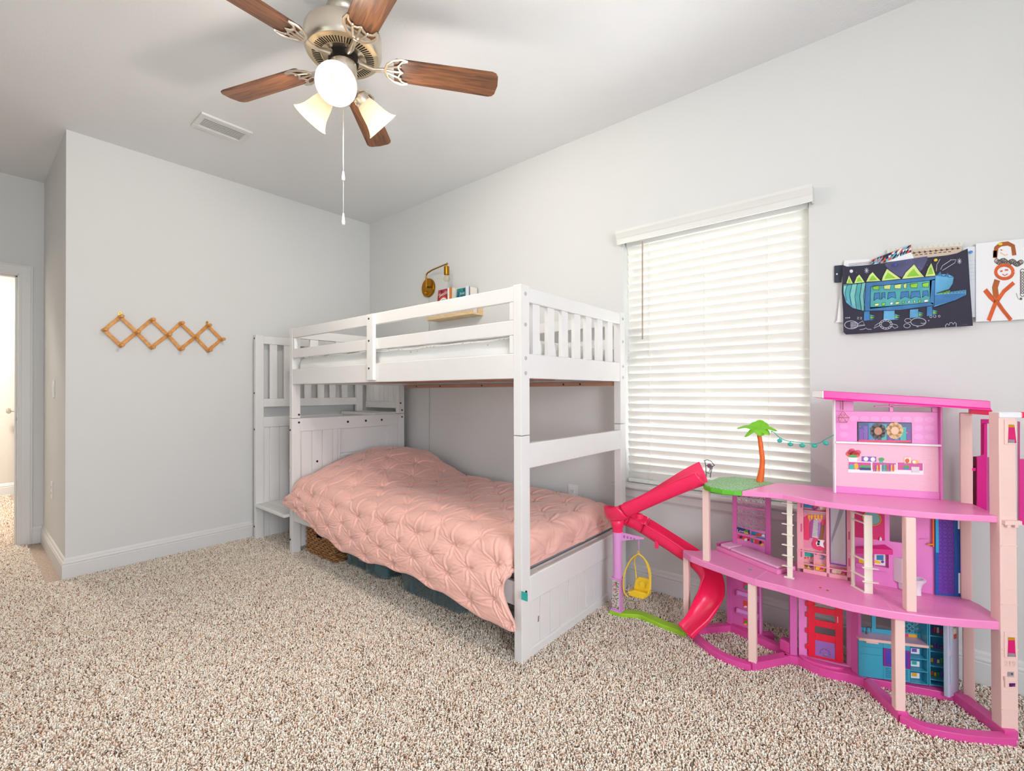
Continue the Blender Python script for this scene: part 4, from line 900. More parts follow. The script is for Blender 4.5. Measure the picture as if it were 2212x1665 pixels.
sheet('painting', 'white painting of two orange stick people at the right edge of the wall', 'painting', [(1703, 178), (2030, 143), (2320, 113), (2325, 968), (1990, 990), (1703, 1003)], -.014, PAPER, figs)
DK2 = mat('card_slate', '2c3446', .6); TRIB = mat('tri_blue', '6fa9bd', .7); TRIR = mat('tri_red', 'd9503f', .7); TRIN = mat('tri_navy', '1f2740', .7); TAN = mat('paper_tan', 'cdbaa9', .85); BRI = mat('ink_brown', '5f4436', .8)
def tri(b, F):
    f = F(1); rr = random.Random(4)
    for i in range(14):
        for j in range(3):
            x = 600+i*30; y = 372-i*11.5+j*26-24; w = 30; ms = [TRIB, TRIR, TRIN, PAPER, TRIB, TRIN]
            b.poly([f(x, y), f(x+w, y-11), f(x, y+26)], rr.choice(ms)); b.poly([f(x+w, y-11), f(x+w, y+15), f(x, y+26)], rr.choice(ms))
sheet('paper_cutout', 'paper with red, blue and navy triangles sticking out above the dinosaur painting', 'paper', [(596, 385), (640, 345), (800, 280), (960, 228), (995, 224), (1045, 320), (1045, 345)], -.020, PAPER, tri)
def brown(b, F):
    f = F(1)
    for i in range(9): x = 1040+i*58; y = 275-i*6; b.poly([f(x, y-14), f(x+34, y), f(x, y+14)], BRI); b.stroke([(x-26, y+2), (x, y)], 4, BRI, f)
    for i in range(8): x = 1060+i*50; y = 298-i*5; b.stroke([(x, y), (x+30, y-3)], 8, BRI, f)
sheet('paper_drawing', 'tan paper with brown arrow marks behind the dinosaur painting', 'paper', [(1000, 240), (1100, 232), (1555, 200), (1560, 250), (1480, 300), (1040, 345)], -.018, TAN, brown)
def scal(b, F):
    f = F(1)
    for i in range(14): x = 790+i*56; y = 238-i*5.2; b.stroke([(x, y), (x+18, y-2), (x+18, y+14), (x, y+15)], 4, mat('ink_pale', 'b8b2a8', .8), f)
sheet('paper_sheet', 'torn-edged white paper highest behind the dinosaur painting', 'paper', [(765, 240), (1120, 198), (1580, 145), (1555, 215), (1400, 240), (765, 300)], -.012, mat('paper_cream', 'dedbd2', .85), scal)
def lines(b, F):
    f = F(1)
    for k, m in enumerate(('c9696a', '7ba87a', '6d86b5')): b.stroke([(360, 392+k*10), (600, 366+k*9)], 4, mat('crayon_'+m, m, .8), f)
sheet('paper_sheet', 'white paper with crayon lines behind the left end of the dinosaur painting', 'paper', [(312, 355), (700, 330), (900, 300), (940, 700), (600, 1000), (215, 1010), (235, 985), (262, 760)], -.010, PAPER, lines)
sheet('card', 'dark slate card with a hole sticking out left of the dinosaur painting', 'card', [(206, 420), (214, 410), (300, 402), (300, 583), (214, 590), (206, 582)], -.007, DK2, lambda b, F: b.poly([F(1)(*p) for p in circ(234, 498, 9, 12)], PAPER))
def rule(b, F):
    for k in range(6): b.stroke([(1620, 360+k*40), (1706, 355+k*40)], 2.5, mat('rule_blue', 'b9c4d8', .8), F(1))
sheet('paper_sheet', 'blue-ruled paper showing between the two paintings', 'paper', [(1560, 218), (1706, 206), (1730, 950), (1600, 960)], -.010, mat('paper_cool', 'dfe3ea', .85), rule)
for (a, q, m, y, lb) in ((845, 403, mat('pin_blue', '2a3fb0', .3), -.0245, 'blue push pin holding the dinosaur painting'), (1277, 355, YEL, -.0245, 'yellow push pin holding the dinosaur painting'), (1648, 270, mat('pin_sky', '3f7fd0', .3), -.0105, 'blue push pin on the ruled paper between the paintings')):
    c = W(1760+a/4.894, 490+q/4.894, y=y); p = MB(); p.lathe([(.0035, 0), (.0035, .004), (.0055, .006), (.0055, .008), (.003, .009)], c, (0, -1, 0), m, 14); tag(p.build('push_pin', loc=c), lb, 'push pin')
# ------------------------------------------------------------------ pink toy dollhouse
def Kp(x0, y0, s): return lambda X, Y: (x0+X/s, y0+Y/s)
z3, z4, z5, z6, z7, z8 = Kp(1740, 820, 4.686), Kp(1290, 880, 3.202), Kp(1560, 1040, 3.393), Kp(1440, 1180, 2.866), Kp(1840, 1300, 6.936), Kp(1690, 1050, 6.938)
cA, cB, cC, cD, z9, z10 = Kp(1500, 880, 8.3227), Kp(1550, 1050, 8.322), Kp(1830, 1080, 6.9385), Kp(1560, 1240, 6.9367), Kp(2080, 860, 5.2045), Kp(2060, 1330, 6.167)
class Pan:
    """upright panel through two floor points; d is the distance in front of its face"""
    def __init__(s, p0, p1):
        s.p = Vector((p0[0], p0[1], 0)); e = Vector((p1[0], p1[1], 0))-s.p; s.L = e.length; s.u = e/s.L; s.n = Vector((s.u.y, -s.u.x, 0))
    def w(s, a, z, d=0): return s.p+s.u*a+s.n*d+Vector((0, 0, z))
    def az(s, K, X, Y, d=0):
        px, py = K(X, Y); r = _F+_R*((px-1106)/CF)-_U*((py-832.5-CSY)/CF); o = s.p+s.n*d
        q = _C+r*((o-_C).dot(s.n)/r.dot(s.n)); return (q-s.p).dot(s.u), q.z
    def box(s, mb, a0, a1, z0, z1, d0, d1, m):
        return mb.obox(s.w((a0+a1)/2, (z0+z1)/2, (d0+d1)/2), s.u*abs(a1-a0)/2, s.n*abs(d1-d0)/2, (0, 0, abs(z1-z0)/2), m)
    def kbox(s, mb, K, X0, Y0, X1, Y1, d0, d1, m):
        a0, z0 = s.az(K, X0, Y0, d1); a1, z1 = s.az(K, X1, Y1, d1); return s.box(mb, a0, a1, z1, z0, d0, d1, m)
    def art(s, mb, K, pts, m, d=.0006): mb.poly([s.w(*s.az(K, X, Y, d), d) for X, Y in pts], m)
    def rect(s, mb, K, X0, Y0, X1, Y1, m, d=.0006, sk=0):
        s.art(mb, K, [(X0, Y0), (X1, Y0+sk*(X1-X0)), (X1, Y1+sk*(X1-X0)), (X0, Y1)], m, d)
pm = lambda n, c, r=.32, **k: mat('toy_'+n, c, r, **k)
SLAB = pm('slab_pink', 'f08cc4'); BASEP = pm('base_magenta', 'de4f9f'); HOT = pm('hot_pink', 'f0219a'); COL = pm('column_blush', 'eecbc4', .4, bump=(180, .12)); PANL = pm('panel_pink', 'e884ca'); PANM = pm('panel_mauve', 'd768b2'); BRK = pm('brick_blush', 'f0b9cc', .4); CLO = pm('closet_pink', 'f0a9b6'); RED = pm('door_red', 'e8203f'); CREAM = pm('cream', 'ece5d6'); SLID = pm('slide_pink', 'fb2a62', .28); KBL = pm('kitchen_blue', '3ea3bf'); KBD = pm('kitchen_deep', '2b7fa3'); LAV = pm('lavender', 'd88fd2'); LIME = pm('lime', '9ccc2e', .45, bump=(120, .3)); GRS = pm('grass_green', '5fb92a', .5); MAG = pm('magenta', 'd01a86'); GOLD = pm('gold', 'd49a22', .3, metal=.3); PLBL = pm('blue_frame', '1f5bb0', .25); VIO = pm('violet_pane', '6d3fa6', .3, bump=(60, .6)); SKY = pm('sky_blue', '2ba6d6'); SLV = pm('mirror_grey', 'b9b6c2', .12, metal=.6); MINTM = pm('mirror_teal', '6f9aa0', .15, metal=.5); BRW = pm('brown', '8a5a3a', .6); NVY = pm('navy', '20317a'); YLW = pm('yellow', 'f2c92c', .35); ORN = pm('orange', 'ea6a24', .45); TQ = pm('turquoise', '2fb0a0', .4); BLK = pm('black', '1e1a22', .5); WHT2 = pm('white', 'ece8ec', .35); PRP = pm('purple', '7a3fa0', .4); STK = [pm('sticker_'+c, c, .4) for c in ('e23a6a', '2f86b8', 'f0b02a', '4aa04a', 'f4e6c8', '7b4fb0', '30b0a8', 'd85020')]
dh = thing('toy_dollhouse', 'large pink three-storey toy dollhouse standing on the carpet by the window wall', 'dollhouse', (3.7, -.33, 0))
def add(nm, b, parent=dh, bevel=.0015, **k): return b.build(nm, parent, bevel=bevel, **k)
def ribbon(b, pts, w, z0, z1, m, closed=False):
    P = [Vector((p[0], p[1])) for p in pts]; n = len(P); L = []; R = []
    for i in range(n):
        d0 = (P[i]-P[i-1]).normalized() if i or closed else (P[1]-P[0]).normalized(); d1 = (P[(i+1) % n]-P[i]).normalized() if i < n-1 or closed else d0
        t = (d0+d1).normalized(); nn = Vector((-t.y, t.x)); k = w/2/max(.5, nn.dot(Vector((-d0.y, d0.x)))); L.append(P[i]+nn*k); R.append(P[i]-nn*k)
    vs = [(p.x, p.y, z) for z in (z0, z1) for p in L+R]; N = 2*n; fs = []
    for i in range(n-1):
        fs += [(i, i+1, n+i+1, n+i), (N+i, N+n+i, N+n+i+1, N+i+1), (i, N+i, N+i+1, i+1), (n+i, n+i+1, N+n+i+1, N+n+i)]
    fs += [(0, n, N+n, N), (n-1, N+n-1, N+2*n-1, 2*n-1)]
    b.add(vs, fs, m)
# base ring
b = MB(); ribbon(b, [(3.158, -.342), (3.288, -.19)], .034, FZ, .028, BASEP); add('base_strip', b)
b = MB(); ribbon(b, spline([(3.150, -.345, 0), (3.213, -.410, 0), (3.298, -.462, 0), (3.365, -.478, 0), (3.435, -.472, 0)], 5), .034, FZ, .022, BASEP); add('base_strip', b)
b = MB(); ribbon(b, [(3.428, -.474), (3.535, -.322)], .036, FZ, .030, BASEP); add('base_strip', b)
b = MB(); ribbon(b, [(3.28, -.193), (3.545, -.272)], .036, FZ, .029, BASEP); add('base_strip', b)
b = MB(); b.prism([(3.527, -.335, FZ), (3.575, -.322, FZ), (3.62, -.340, FZ), (3.655, -.349, FZ), (3.70, -.343, FZ), (3.745, -.328, FZ), (3.80, -.328, FZ), (3.795, -.235, FZ), (3.53, -.235, FZ)], (0, 0, .03-FZ), BASEP); add('door_step', b)
b = MB(); b.prism([(3.655+.075*math.cos(a)+.0, -.305-.032*math.sin(a)-.0+.02*math.cos(a)*.3, .0301) for a in [PI*i/14 for i in range(15)]], (0, 0, .010), BASEP); add('doorstep_tread', b)
b = MB(); ribbon(b, [(3.802, -.315), (3.905, -.468)], .034, FZ, .03, BASEP); add('base_strip', b)
b = MB(); ribbon(b, spline([(3.900, -.470, 0), (3.96, -.482, 0), (4.038, -.454, 0), (4.112, -.412, 0), (4.172, -.370, 0)], 5), .032, FZ, .022, BASEP); add('base_strip', b)
b = MB(); ribbon(b, [(4.05, -.195), (4.172, -.365)], .04, FZ, .032, BASEP); add('base_strip', b)
b = MB(); ribbon(b, [(3.785, -.285), (4.06, -.195)], .04, FZ, .026, BASEP); add('base_strip', b)
b = MB(); ribbon(b, [(3.40, -.21), (3.455, -.165)], .03, FZ, .03, BASEP); b2 = b; add('base_strip', b)
b = MB(); b.prism([(3.505, -.30, .03), (3.545, -.315, .03), (3.55, -.265, .03), (3.512, -.262, .03)], (0, 0, .045), BASEP); add('base_socket', b, bevel=.004)
# floors
F2 = [(3.108, -.322), (3.116, -.345), (3.165, -.386), (3.232, -.415), (3.317, -.443), (3.397, -.47), (3.454, -.486), (3.533, -.488), (3.597, -.498), (3.657, -.505), (3.714, -.508), (3.768, -.508), (3.82, -.5), (3.882, -.485), (3.942, -.466), (4.012, -.435), (4.081, -.398), (4.157, -.352), (4.160, -.325), (4.115, -.225), (4.07, -.17), (3.85, -.16), (3.56, -.165), (3.45, -.155), (3.30, -.155), (3.23, -.22), (3.16, -.30)]
b = MB(); b.prism([(x, y, .344) for x, y in F2], (0, 0, .028), SLAB); add('floor_slab', b, bevel=.003)
F3 = [(3.401, -.462), (3.446, -.447), (3.493, -.432), (3.542, -.428), (3.592, -.447), (3.656, -.470), (3.713, -.472), (3.768, -.467), (3.842, -.457), (3.908, -.45), (3.968, -.434), (4.038, -.408), (4.107, -.375), (4.162, -.348), (4.160, -.325), (4.13, -.27), (4.105, -.175), (4.06, -.15), (3.80, -.14), (3.60, -.16), (3.477, -.19)]
b = MB(); b.prism([(x, y, .693) for x, y in F3], (0, 0, .022), SLAB); add('floor_slab', b, bevel=.003)
for (x0, y0, x1, y1, z) in ((3.454, -.486, 3.50, -.16, .3722), (3.882, -.485, 3.79, -.16, .3722), (3.842, -.457, 3.74, -.145, .7152)):
    b = MB(); ribbon(b, [(x0, y0), (x1, y1)], .0015, z-.002, z+.0004, pm('seam', 'f6b9dc')); add('floor_seam', b, bevel=0)
b = MB()
for i in range(9):
    for (a0, a1, yy) in ((3.56+.03*i % .1, 4.05, -.215-.03*i),): b.box(a0, a1-.02*i, yy, yy+.0007, .3718, .3723, pm('plank_line', 'e079b4'))
add('plank_lines', b, bevel=0)
gp = [(3.228, -.40), (3.245, -.44), (3.28, -.468), (3.33, -.482), (3.375, -.475), (3.400, -.462), (3.477, -.192), (3.40, -.135), (3.295, -.135), (3.238, -.20)]
b = MB(); b.prism([(x, y, .693) for x, y in gp], (0, 0, .020), GRS); gd = add('grass_deck', b, bevel=.003)
GT = bpy.data.materials.new('toy_turf'); GT.use_nodes = True; q = GT.node_tree; qb = q.nodes['Principled BSDF']; tcn = q.nodes.new('ShaderNodeTexCoord'); n1 = q.nodes.new('ShaderNodeTexNoise'); n1.inputs['Scale'].default_value = 260; r1 = q.nodes.new('ShaderNodeValToRGB'); r1.color_ramp.elements[0].position = .4; r1.color_ramp.elements[0].color = lin('4f9a4a'); r1.color_ramp.elements[1].position = .62; r1.color_ramp.elements[1].color = lin('b9dfb4'); bp_ = q.nodes.new('ShaderNodeBump'); bp_.inputs['Strength'].default_value = .8; bp_.inputs['Distance'].default_value = .003
q.links.new(tcn.outputs['Object'], n1.inputs['Vector']); q.links.new(n1.outputs['Fac'], r1.inputs['Fac']); q.links.new(r1.outputs['Color'], qb.inputs['Base Color']); q.links.new(n1.outputs['Fac'], bp_.inputs['Height']); q.links.new(bp_.outputs['Normal'], qb.inputs['Normal'])
cx = sum(p[0] for p in gp)/len(gp); cy = sum(p[1] for p in gp)/len(gp)
b = MB(); b.prism([(cx+(x-cx)*.97, cy+(y-cy)*.97, .7131) for x, y in gp], (0, 0, .0015), GT); add('turf', b, gd, bevel=0)
# columns
def column(x, y, w, d, z0, z1, ang=0, m=COL):
    c, s = math.cos(ang), math.sin(ang); b = MB(); b.obox((x, y, (z0+z1)/2), (c*w/2, s*w/2, 0), (-s*d/2, c*d/2, 0), (0, 0, (z1-z0)/2), m); return add('column', b, bevel=.003)
column(3.438, -.462, .030, .026, .026, .344); column(3.893, -.452, .030, .028, .026, .344, .45); column(3.127, -.330, .026, .026, FZ, .344)
column(3.240, -.400, .028, .026, .372, .693); column(3.924, -.440, .030, .028, .372, .693, .45); column(4.088, -.195, .03, .03, FZ, .344); column(4.084, -.19, .03, .03, .372, .693); column(4.088, -.175, .032, .03, .715, 1.045)
# stair tower at the right end
T = Pan((4.150, -.364), (4.191, -.337)); b = MB(); T.box(b, 0, T.L, FZ, 1.055, -.037, 0, COL); tw = add('tower', b, bevel=.002)
b = MB()
for z in (.62, .43, .09, .285): T.box(b, .002, T.L+.001, z, z+.003, -.01, .0018, COL)
for i in range(34):
    for k in range(2): T.box(b, .004+((i*7+k*17) % 28)*.001, .016+((i*7+k*17) % 28)*.001, .03+i*.03, .0308+i*.03, -.001, .0007, COL)
add('brick_relief', b, tw, bevel=0)
for K, (x0, y0, x1, y1), g in ((z9, (470, 240, 607, 522), (510, 295, 585, 505)), (z10, (680, 215, 855, 570), (722, 285, 820, 548))):
    b = MB(); T.kbox(b, K, x0, y0, x1, y1, 0, .003, COL); pl = add('lamp_plate', b, tw, bevel=.001)
    b = MB(); gx0, gy0, gx1, gy1 = g; h = gy1-gy0; T.art(b, K, [(gx0+6, gy0), (gx1-5, gy0+4), (gx1+18 if K is z9 else gx1+8, gy1), (gx0-2, gy1-4)], HOT if False else pm('lamp_pink', 'd4186e'), .0036); T.art(b, K, [(gx0+6, gy0), (gx1-5, gy0+4), (gx1-3, gy0+h*.15), (gx0+5, gy0+h*.15)], GOLD, .004); T.art(b, K, [(gx0+4, gy0+h*.8), (gx1-4, gy0+h*.82), (gx1, gy1), (gx0+3, gy1-4)], SLV, .004); add('lamp_sticker', b, tw, bevel=0)
b = MB(); a, z = T.az(z10, 748, 640); letter(b, '219', .024, lambda x, y: T.w(a+x*.95, z+y, .0012), COL); vs0 = list(b.v)
b2 = MB(); k = text_polys('219', .024); b2.add([T.w(a+x*.95, z+y, .0014) for x, y, _ in k[0]], k[1], pm('emboss', 'e6bdb8', .35)); add('house_number', b2, tw, bevel=0)
b = MB(); T.kbox(b, z10, 690, 820, 838, 965, 0, .005, COL); T.kbox(b, z10, 690, 820, 838, 880, 0, .008, COL); mb_ = add('mail_box', b, tw, bevel=.0015)
b = MB(); T.rect(b, z10, 740, 897, 822, 945, pm('display', '4b1060'), .0056); a, z = T.az(z10, 781, 922); letter(b, '219', .006, lambda x, y: T.w(a+x, z+y, .006), pm('digits', 'ff6aa0')); T.rect(b, z10, 718, 748, 802, 805, SLV, .001); a, z = T.az(z10, 772, 772); b.poly([T.w(a+p, z+r, .0015) for p, r in circ(0, 0, .0026, 12)], BLK); add('display', b, tw, bevel=0)
b = MB(); T.box(b, .006, T.L+.006, .692, .706, .0, .012, COL); T.box(b, .012, .022, .684, .692, .0, .012, COL); T.box(b, .034, .044, .684, .692, .0, .012, COL); add('clip_bracket', b, tw, bevel=.001)
b = MB(); T.box(b, -.0, T.L+.016, 1.037, 1.056, -.03, .004, WHT2); T.box(b, T.L+.016, T.L+.034, 1.037, 1.056, -.026, .002, pm('cap_red', 'f0204a')); add('tower_cap', b, tw, bevel=.003)
# third floor: television wall under the sloping roof
TV = Pan((3.702, -.257), (4.016, -.157)); b = MB(); zt = 1.082
aL, aM, aR = TV.az(z3, 487, 300)[0], TV.az(z3, 870, 300)[0], TV.az(z3, 1282, 300)[0]; w0, w1 = TV.az(z3, 487, 318)[1], TV.az(z3, 487, 215)[1]; v0 = TV.az(z3, 1282, 325)[1]; zs = TV.az(z3, 340, 630)[1]
TV.box(b, 0, TV.L, zs, v0-.001, -.010, 0, PANL)
for (p, r) in ((0, aL), (aM-.006, aM+.006), (aR, TV.L)): TV.box(b, p, r, v0-.001, 1.094-.076*(r+.02), -.010, 0, PANL)
TV.box(b, 0, TV.L*.4, w1+.003, 1.094-.076*(TV.L*.4+.02), -.010, 0, PANL); TV.box(b, TV.L*.4, TV.L, 1.094-.076*(TV.L+.02)-.006, 1.094-.076*(TV.L+.02), -.010, 0, PANL)
tvw = add('wall_panel', b, bevel=.001)
b = MB()
for i in range(9):
    for j in range(3):
        a, z = .03+i*.034, zs+.03+j*.033
        if not (.055 < a < .235 and z < zs+.07): b.poly([TV.w(a+p, z+r, .0005) for p, r in circ(0, 0, .015, 16, .011)], pm('wave', 'ec92d2'))
add('wave_pattern', b, tvw, bevel=0)
b = MB(); TV.box(b, 0, TV.L, .70, zs, -.012, .001, BRK); bw = add('brick_wall', b, bevel=.001)
b = MB(); rr = random.Random(9)
for j in range(16):
    z = .742+j*.0092
    for i in range(11):
        if rr.random() < .7: a = .02+i*.026+(j % 2)*.012; TV.box(b, a, min(a+.02, TV.L-.015), z, z+.0012, 0, .0018, BRK)
add('brick_relief', b, bw, bevel=0)
b = MB(); TV.box(b, -.002, TV.L+.004, zs-.004, zs+.004, 0, .016, WHT2); add('shelf_board', b)
b = MB(); TV.box(b, -.006, .0, .70, 1.092, -.014, .010, WHT2); TV.box(b, TV.L, TV.L+.006, .70, 1.064, -.014, .016, PANL); add('panel_edge', b)
b = MB(); TV.box(b, .0, TV.L, .715, .742, -.012, .006, PANL); add('skirting', b)
b = MB(); TV.kbox(b, z3, 525, 425, 1078, 640, 0, .003, BLK); tv = add('television', b, tvw, bevel=.001)
b = MB(); r_ = lambda X0, Y0, X1, Y1, m, d: TV.rect(b, z3, X0, Y0, X1, Y1, m, d, .012)
r_(535, 434, 1070, 628, NVY, .0034)
for i, (x, y, w, m) in enumerate(((545, 500, 40, PRP), (590, 470, 38, STK[5]), (640, 440, 60, STK[1]), (720, 480, 40, pm('deep', '2a2a66')), (770, 450, 50, STK[6]), (840, 490, 46, PRP), (900, 455, 44, STK[1]), (960, 480, 60, STK[6]), (1025, 500, 40, PRP))): r_(x, y, x+w, 626, m, .0038)
for i in range(26): x, y = 548+(i*67) % 500, 470+(i*41) % 140; r_(x, y, x+9, y+9, STK[(i*3) % 8], .0041)
for (cx, cy, c1, c2) in ((735, 520, pm('bloom_dark', '3a2420'), pm('bloom_tan', 'b0704a')), (905, 515, pm('bloom_straw', 'd9a860'), pm('bloom_peach', 'efb890'))):
    for k in range(9): t_ = 2*PI*k/9; TV.art(b, z3, circ(cx+52*math.cos(t_), cy+52*math.sin(t_), 34, 12, 34), c1, .0042)
    TV.art(b, z3, circ(cx, cy, 40, 16, 40), c2, .0045)
r_(535, 608, 1070, 628, STK[0], .0048); add('screen', b, tv, bevel=0)
b = MB()
r_ = lambda X0, Y0, X1, Y1, m, d=.003: TV.rect(b, z3, X0, Y0, X1, Y1, m, d, .033)
r_(430, 825, 1195, 938, WHT2, .0026); r_(435, 833, 662, 905, pm('niche', 'c83a90'), .003); r_(678, 836, 918, 908, pm('niche', 'c83a90'), .003); r_(934, 838, 1186, 912, pm('niche', 'c83a90'), .003)
ell = lambda cx, cy, rx, ry, m, d=.0034: TV.art(b, z3, circ(cx, cy, rx, 16, ry), m, d)
for (cx, cy) in ((440, 750), (470, 720), (500, 740), (530, 735), (480, 755), (455, 735), (520, 760)): ell(cx, cy, 32, 24, STK[0] if cx % 20 else STK[7])
ell(480, 775, 40, 16, STK[3], .0036); TV.art(b, z3, [(425, 785), (532, 790), (520, 828), (440, 825)], WHT2, .0038)
r_(570, 775, 715, 825, STK[5]); ell(612, 802, 24, 22, WHT2, .0036); ell(682, 806, 24, 22, WHT2, .0036); ell(770, 806, 28, 18, STK[3]); r_(752, 820, 785, 842, STK[6], .0036)
r_(1000, 785, 1066, 850, STK[4]); ell(1030, 820, 22, 22, STK[7], .0036); ell(1110, 832, 34, 20, STK[2]); ell(1100, 832, 18, 14, WHT2, .0036)
ell(468, 882, 30, 26, STK[6]); ell(512, 875, 24, 32, STK[2]); r_(548, 866, 662, 890, STK[3], .0036); r_(548, 888, 662, 914, NVY, .0036)
for i in range(13): r_(684+i*18, 852+(i*7) % 20, 698+i*18, 928, STK[(i*5) % 8], .0036)
ell(1020, 885, 30, 18, STK[3], .0036); ell(1020, 902, 24, 10, STK[1], .0038); r_(952, 912, 1085, 926, WHT2, .0036); r_(1072, 880, 1152, 938, pm('tissue', 'd8cfd4'), .0036)
add('shelf_stickers', b, bw, bevel=0)
b = MB(); lam = lambda X, Y: TV.w(*TV.az(z3, X, Y, .012), .012)
b.tube([lam(378, 190), lam(378, 305)], .0016, BRW, 6)
for t in ([(330, 385), (378, 315), (440, 385), (420, 432), (342, 432), (330, 385)], [(345, 430), (378, 380), (418, 430)], [(330, 385), (440, 385)], [(355, 345), (378, 385), (402, 345)]): b.tube([lam(*p) for p in t], .0011, pm('copper', 'b0683a', .35, metal=.4), 5)
add('pendant', b)
# roof
u, nb = TV.u, -TV.n; FLp = Vector((3.675, -.362, 0)); RL, RD = .497, .175
def rp(a, d, z): return FLp+u*a+nb*d+Vector((0, 0, z-.076*a))
b = MB(); pr = [(-.006, 1.096), (0, 1.101), (.002, 1.126), (.02, 1.128), (RD, 1.124), (RD, 1.098), (RD-.01, 1.098), (.004, 1.095), (-.006, 1.0935)]
n_ = len(pr); b.add([rp(a, d, z) for a in (0, RL) for d, z in pr], [tuple(range(n_)), tuple(range(n_, 2*n_))]+[(i, (i+1) % n_, n_+(i+1) % n_, n_+i) for i in range(n_)], HOT); rf = add('roof', b, bevel=.001)
b = MB()
for d0, d1 in ((.03, .07), (.075, .115), (.12, .16)): b.add([rp(a, d, 1.1285-.004*d/RD) for a, d in ((.02, d0), (RL-.03, d0), (RL-.03, d1), (.02, d1))], [(0, 1, 2, 3)], pm('roof_light', 'f48cc4')); 
add('roof_panels', b, rf, bevel=0)
b = MB(); b.add([rp(a, d, z) for a in (-.004, -.0003) for d, z in ((0, 1.099), (RD, 1.1), (RD, 1.124), (.002, 1.126))], [(0, 1, 2, 3), (4, 5, 6, 7), (0, 1, 5, 4), (1, 2, 6, 5), (2, 3, 7, 6), (3, 0, 4, 7)], WHT2); add('gutter_end', b, rf, bevel=0)
b = MB(); k_ = lambda X, Y: W(*z3(X, Y), y=-.215); b.prism([k_(1665, 280), k_(1892, 310), k_(1892, 362), k_(1665, 345)], (0, .05, 0), pm('bracket_red', 'e81d58')); add('roof_bracket', b)
# lift cabin behind the tower
b = MB(); e_ = lambda X, Y: W(*z9(X, Y), y=-.20); b.prism([e_(160, 660), e_(205, 655), e_(238, 630), e_(238, 290), e_(275, 285), e_(275, 1265), e_(160, 1230)], (0, .03, 0), MAG); lf = add('lift_cabin', b)
b = MB(); e_ = lambda X, Y: W(*z9(X, Y), y=-.165); b.prism([e_(115, 655), e_(160, 655), e_(160, 1225), e_(115, 1195)], (0, .006, 0), pm('lift_deep', '8e1046')); add('lift_side', b, lf)
b = MB(); e_ = lambda X, Y: W(*z9(X, Y), y=-.18); b.prism([e_(203, 235), e_(340, 238), e_(340, 285), e_(232, 285), e_(232, 640), e_(203, 655)], (0, .012, 0), MAG); add('lift_frame', b, lf)
b = MB(); e_ = lambda X, Y: W(*z9(X, Y), y=-.16); b.prism([e_(280, 665), e_(345, 665), e_(345, 1290), e_(280, 1265)], (0, .01, 0), PANM); add('lift_back', b, lf)
b = MB(); e_ = lambda X, Y: W(*z9(X, Y), y=-.235); b.prism([e_(632, 262), e_(642, 262), e_(642, 690), e_(760, 690), e_(760, 1470), e_(632, 1400)], (0, .03, 0), MAG); add('lift_side', b, lf)
b = MB(); e_ = lambda X, Y: W(*z9(X, Y), y=-.19); b.prism([e_(100, 785), e_(150, 785), e_(150, 818), e_(100, 818)], (0, .01, 0), HOT); add('lift_latch', b, lf)
# second floor, left: lattice screen with shelf stickers
LT = Pan((3.290, -.172), (3.452, -.172)); g = lambda X, Y, d=0: LT.az(cB, X, Y, d)
a0, a1 = g(345, 400)[0], g(862, 400)[0]; zt_, zb_ = .693, g(600, 770)[1]
b = MB(); LT.box(b, 0, a0, .372, .693, -.008, .004, PANM); ls = add('screen_post', b); b = MB(); LT.box(b, a1, LT.L, .372, .693, -.008, .004, PANM); add('screen_post', b)
b = MB(); LT.box(b, a0, a1, .372, zb_, -.005, .0, PANL); add('screen_panel', b)
b = MB(); s_ = .036; hx = lambda cx, cy, r: [(cx+r*math.cos(PI/3*k), cy+r*math.sin(PI/3*k)) for k in range(7)]
def barz(p, q, w=.0016):
    if all(a0-.001 < t[0] < a1+.001 and zb_-.001 < t[1] < zt_ for t in (p, q)):
        c = LT.w((p[0]+q[0])/2, (p[1]+q[1])/2, -.002); d = LT.w(q[0], q[1])-LT.w(p[0], p[1]); L = d.length; d.normalize(); b.obox(c, d*(L/2+.0006), d.cross(LT.n)*w/2, LT.n*.002, PANL)
for i in range(-1, 7):
    for j in range(-1, 8):
        cx, cy = a0+.01+i*s_*.866, zb_+.004+j*s_+(i % 2)*s_/2
        for r in (.0085, .0165):
            P_ = hx(cx, cy, r)
            for k in range(6): barz(P_[k], P_[k+1])
        for k in range(6): barz((cx+.0165*math.cos(PI/3*k), cy+.0165*math.sin(PI/3*k)), (cx+.0208*math.cos(PI/3*k), cy+.0208*math.sin(PI/3*k)), .003)
zm = g(600, 395)[1]; LT.box(b, a0, a1, zm-.004, zm+.002, -.004, .0005, PANL)
add('lattice', b, bevel=0)
b = MB(); LT.box(b, 0, LT.L, g(400, 835)[1]-.002, g(400, 835)[1]+.001, 0, .010, PANL); add('screen_shelf', b)
b = MB(); r_ = lambda X0, Y0, X1, Y1, m, d=.0008: LT.rect(b, cB, X0, Y0, X1, Y1, m, d, .26)
r_(338, 725, 582, 815, NVY); r_(602, 800, 862, 900, STK[1]); r_(360, 860, 588, 935, STK[0]); r_(594, 930, 836, 1010, STK[0])
a, z = g(425, 806); letter(b, 'Love', .0185, lambda x, y: LT.w(a+x+y*.2, z+y, .0014), STK[4])
el = lambda cx, cy, rx, ry, m, d=.0012: LT.art(b, cB, circ(cx, cy, rx, 14, ry), m, d)
el(520, 805, 34, 26, STK[3]); el(520, 850, 36, 22, YLW, .0015); el(740, 870, 60, 22, STK[7]); el(660, 900, 50, 14, STK[2]); el(820, 895, 30, 32, WHT2); el(420, 915, 30, 26, NVY); el(430, 945, 60, 14, ORN); el(510, 960, 30, 26, WHT2); el(550, 965, 22, 14, BLK)
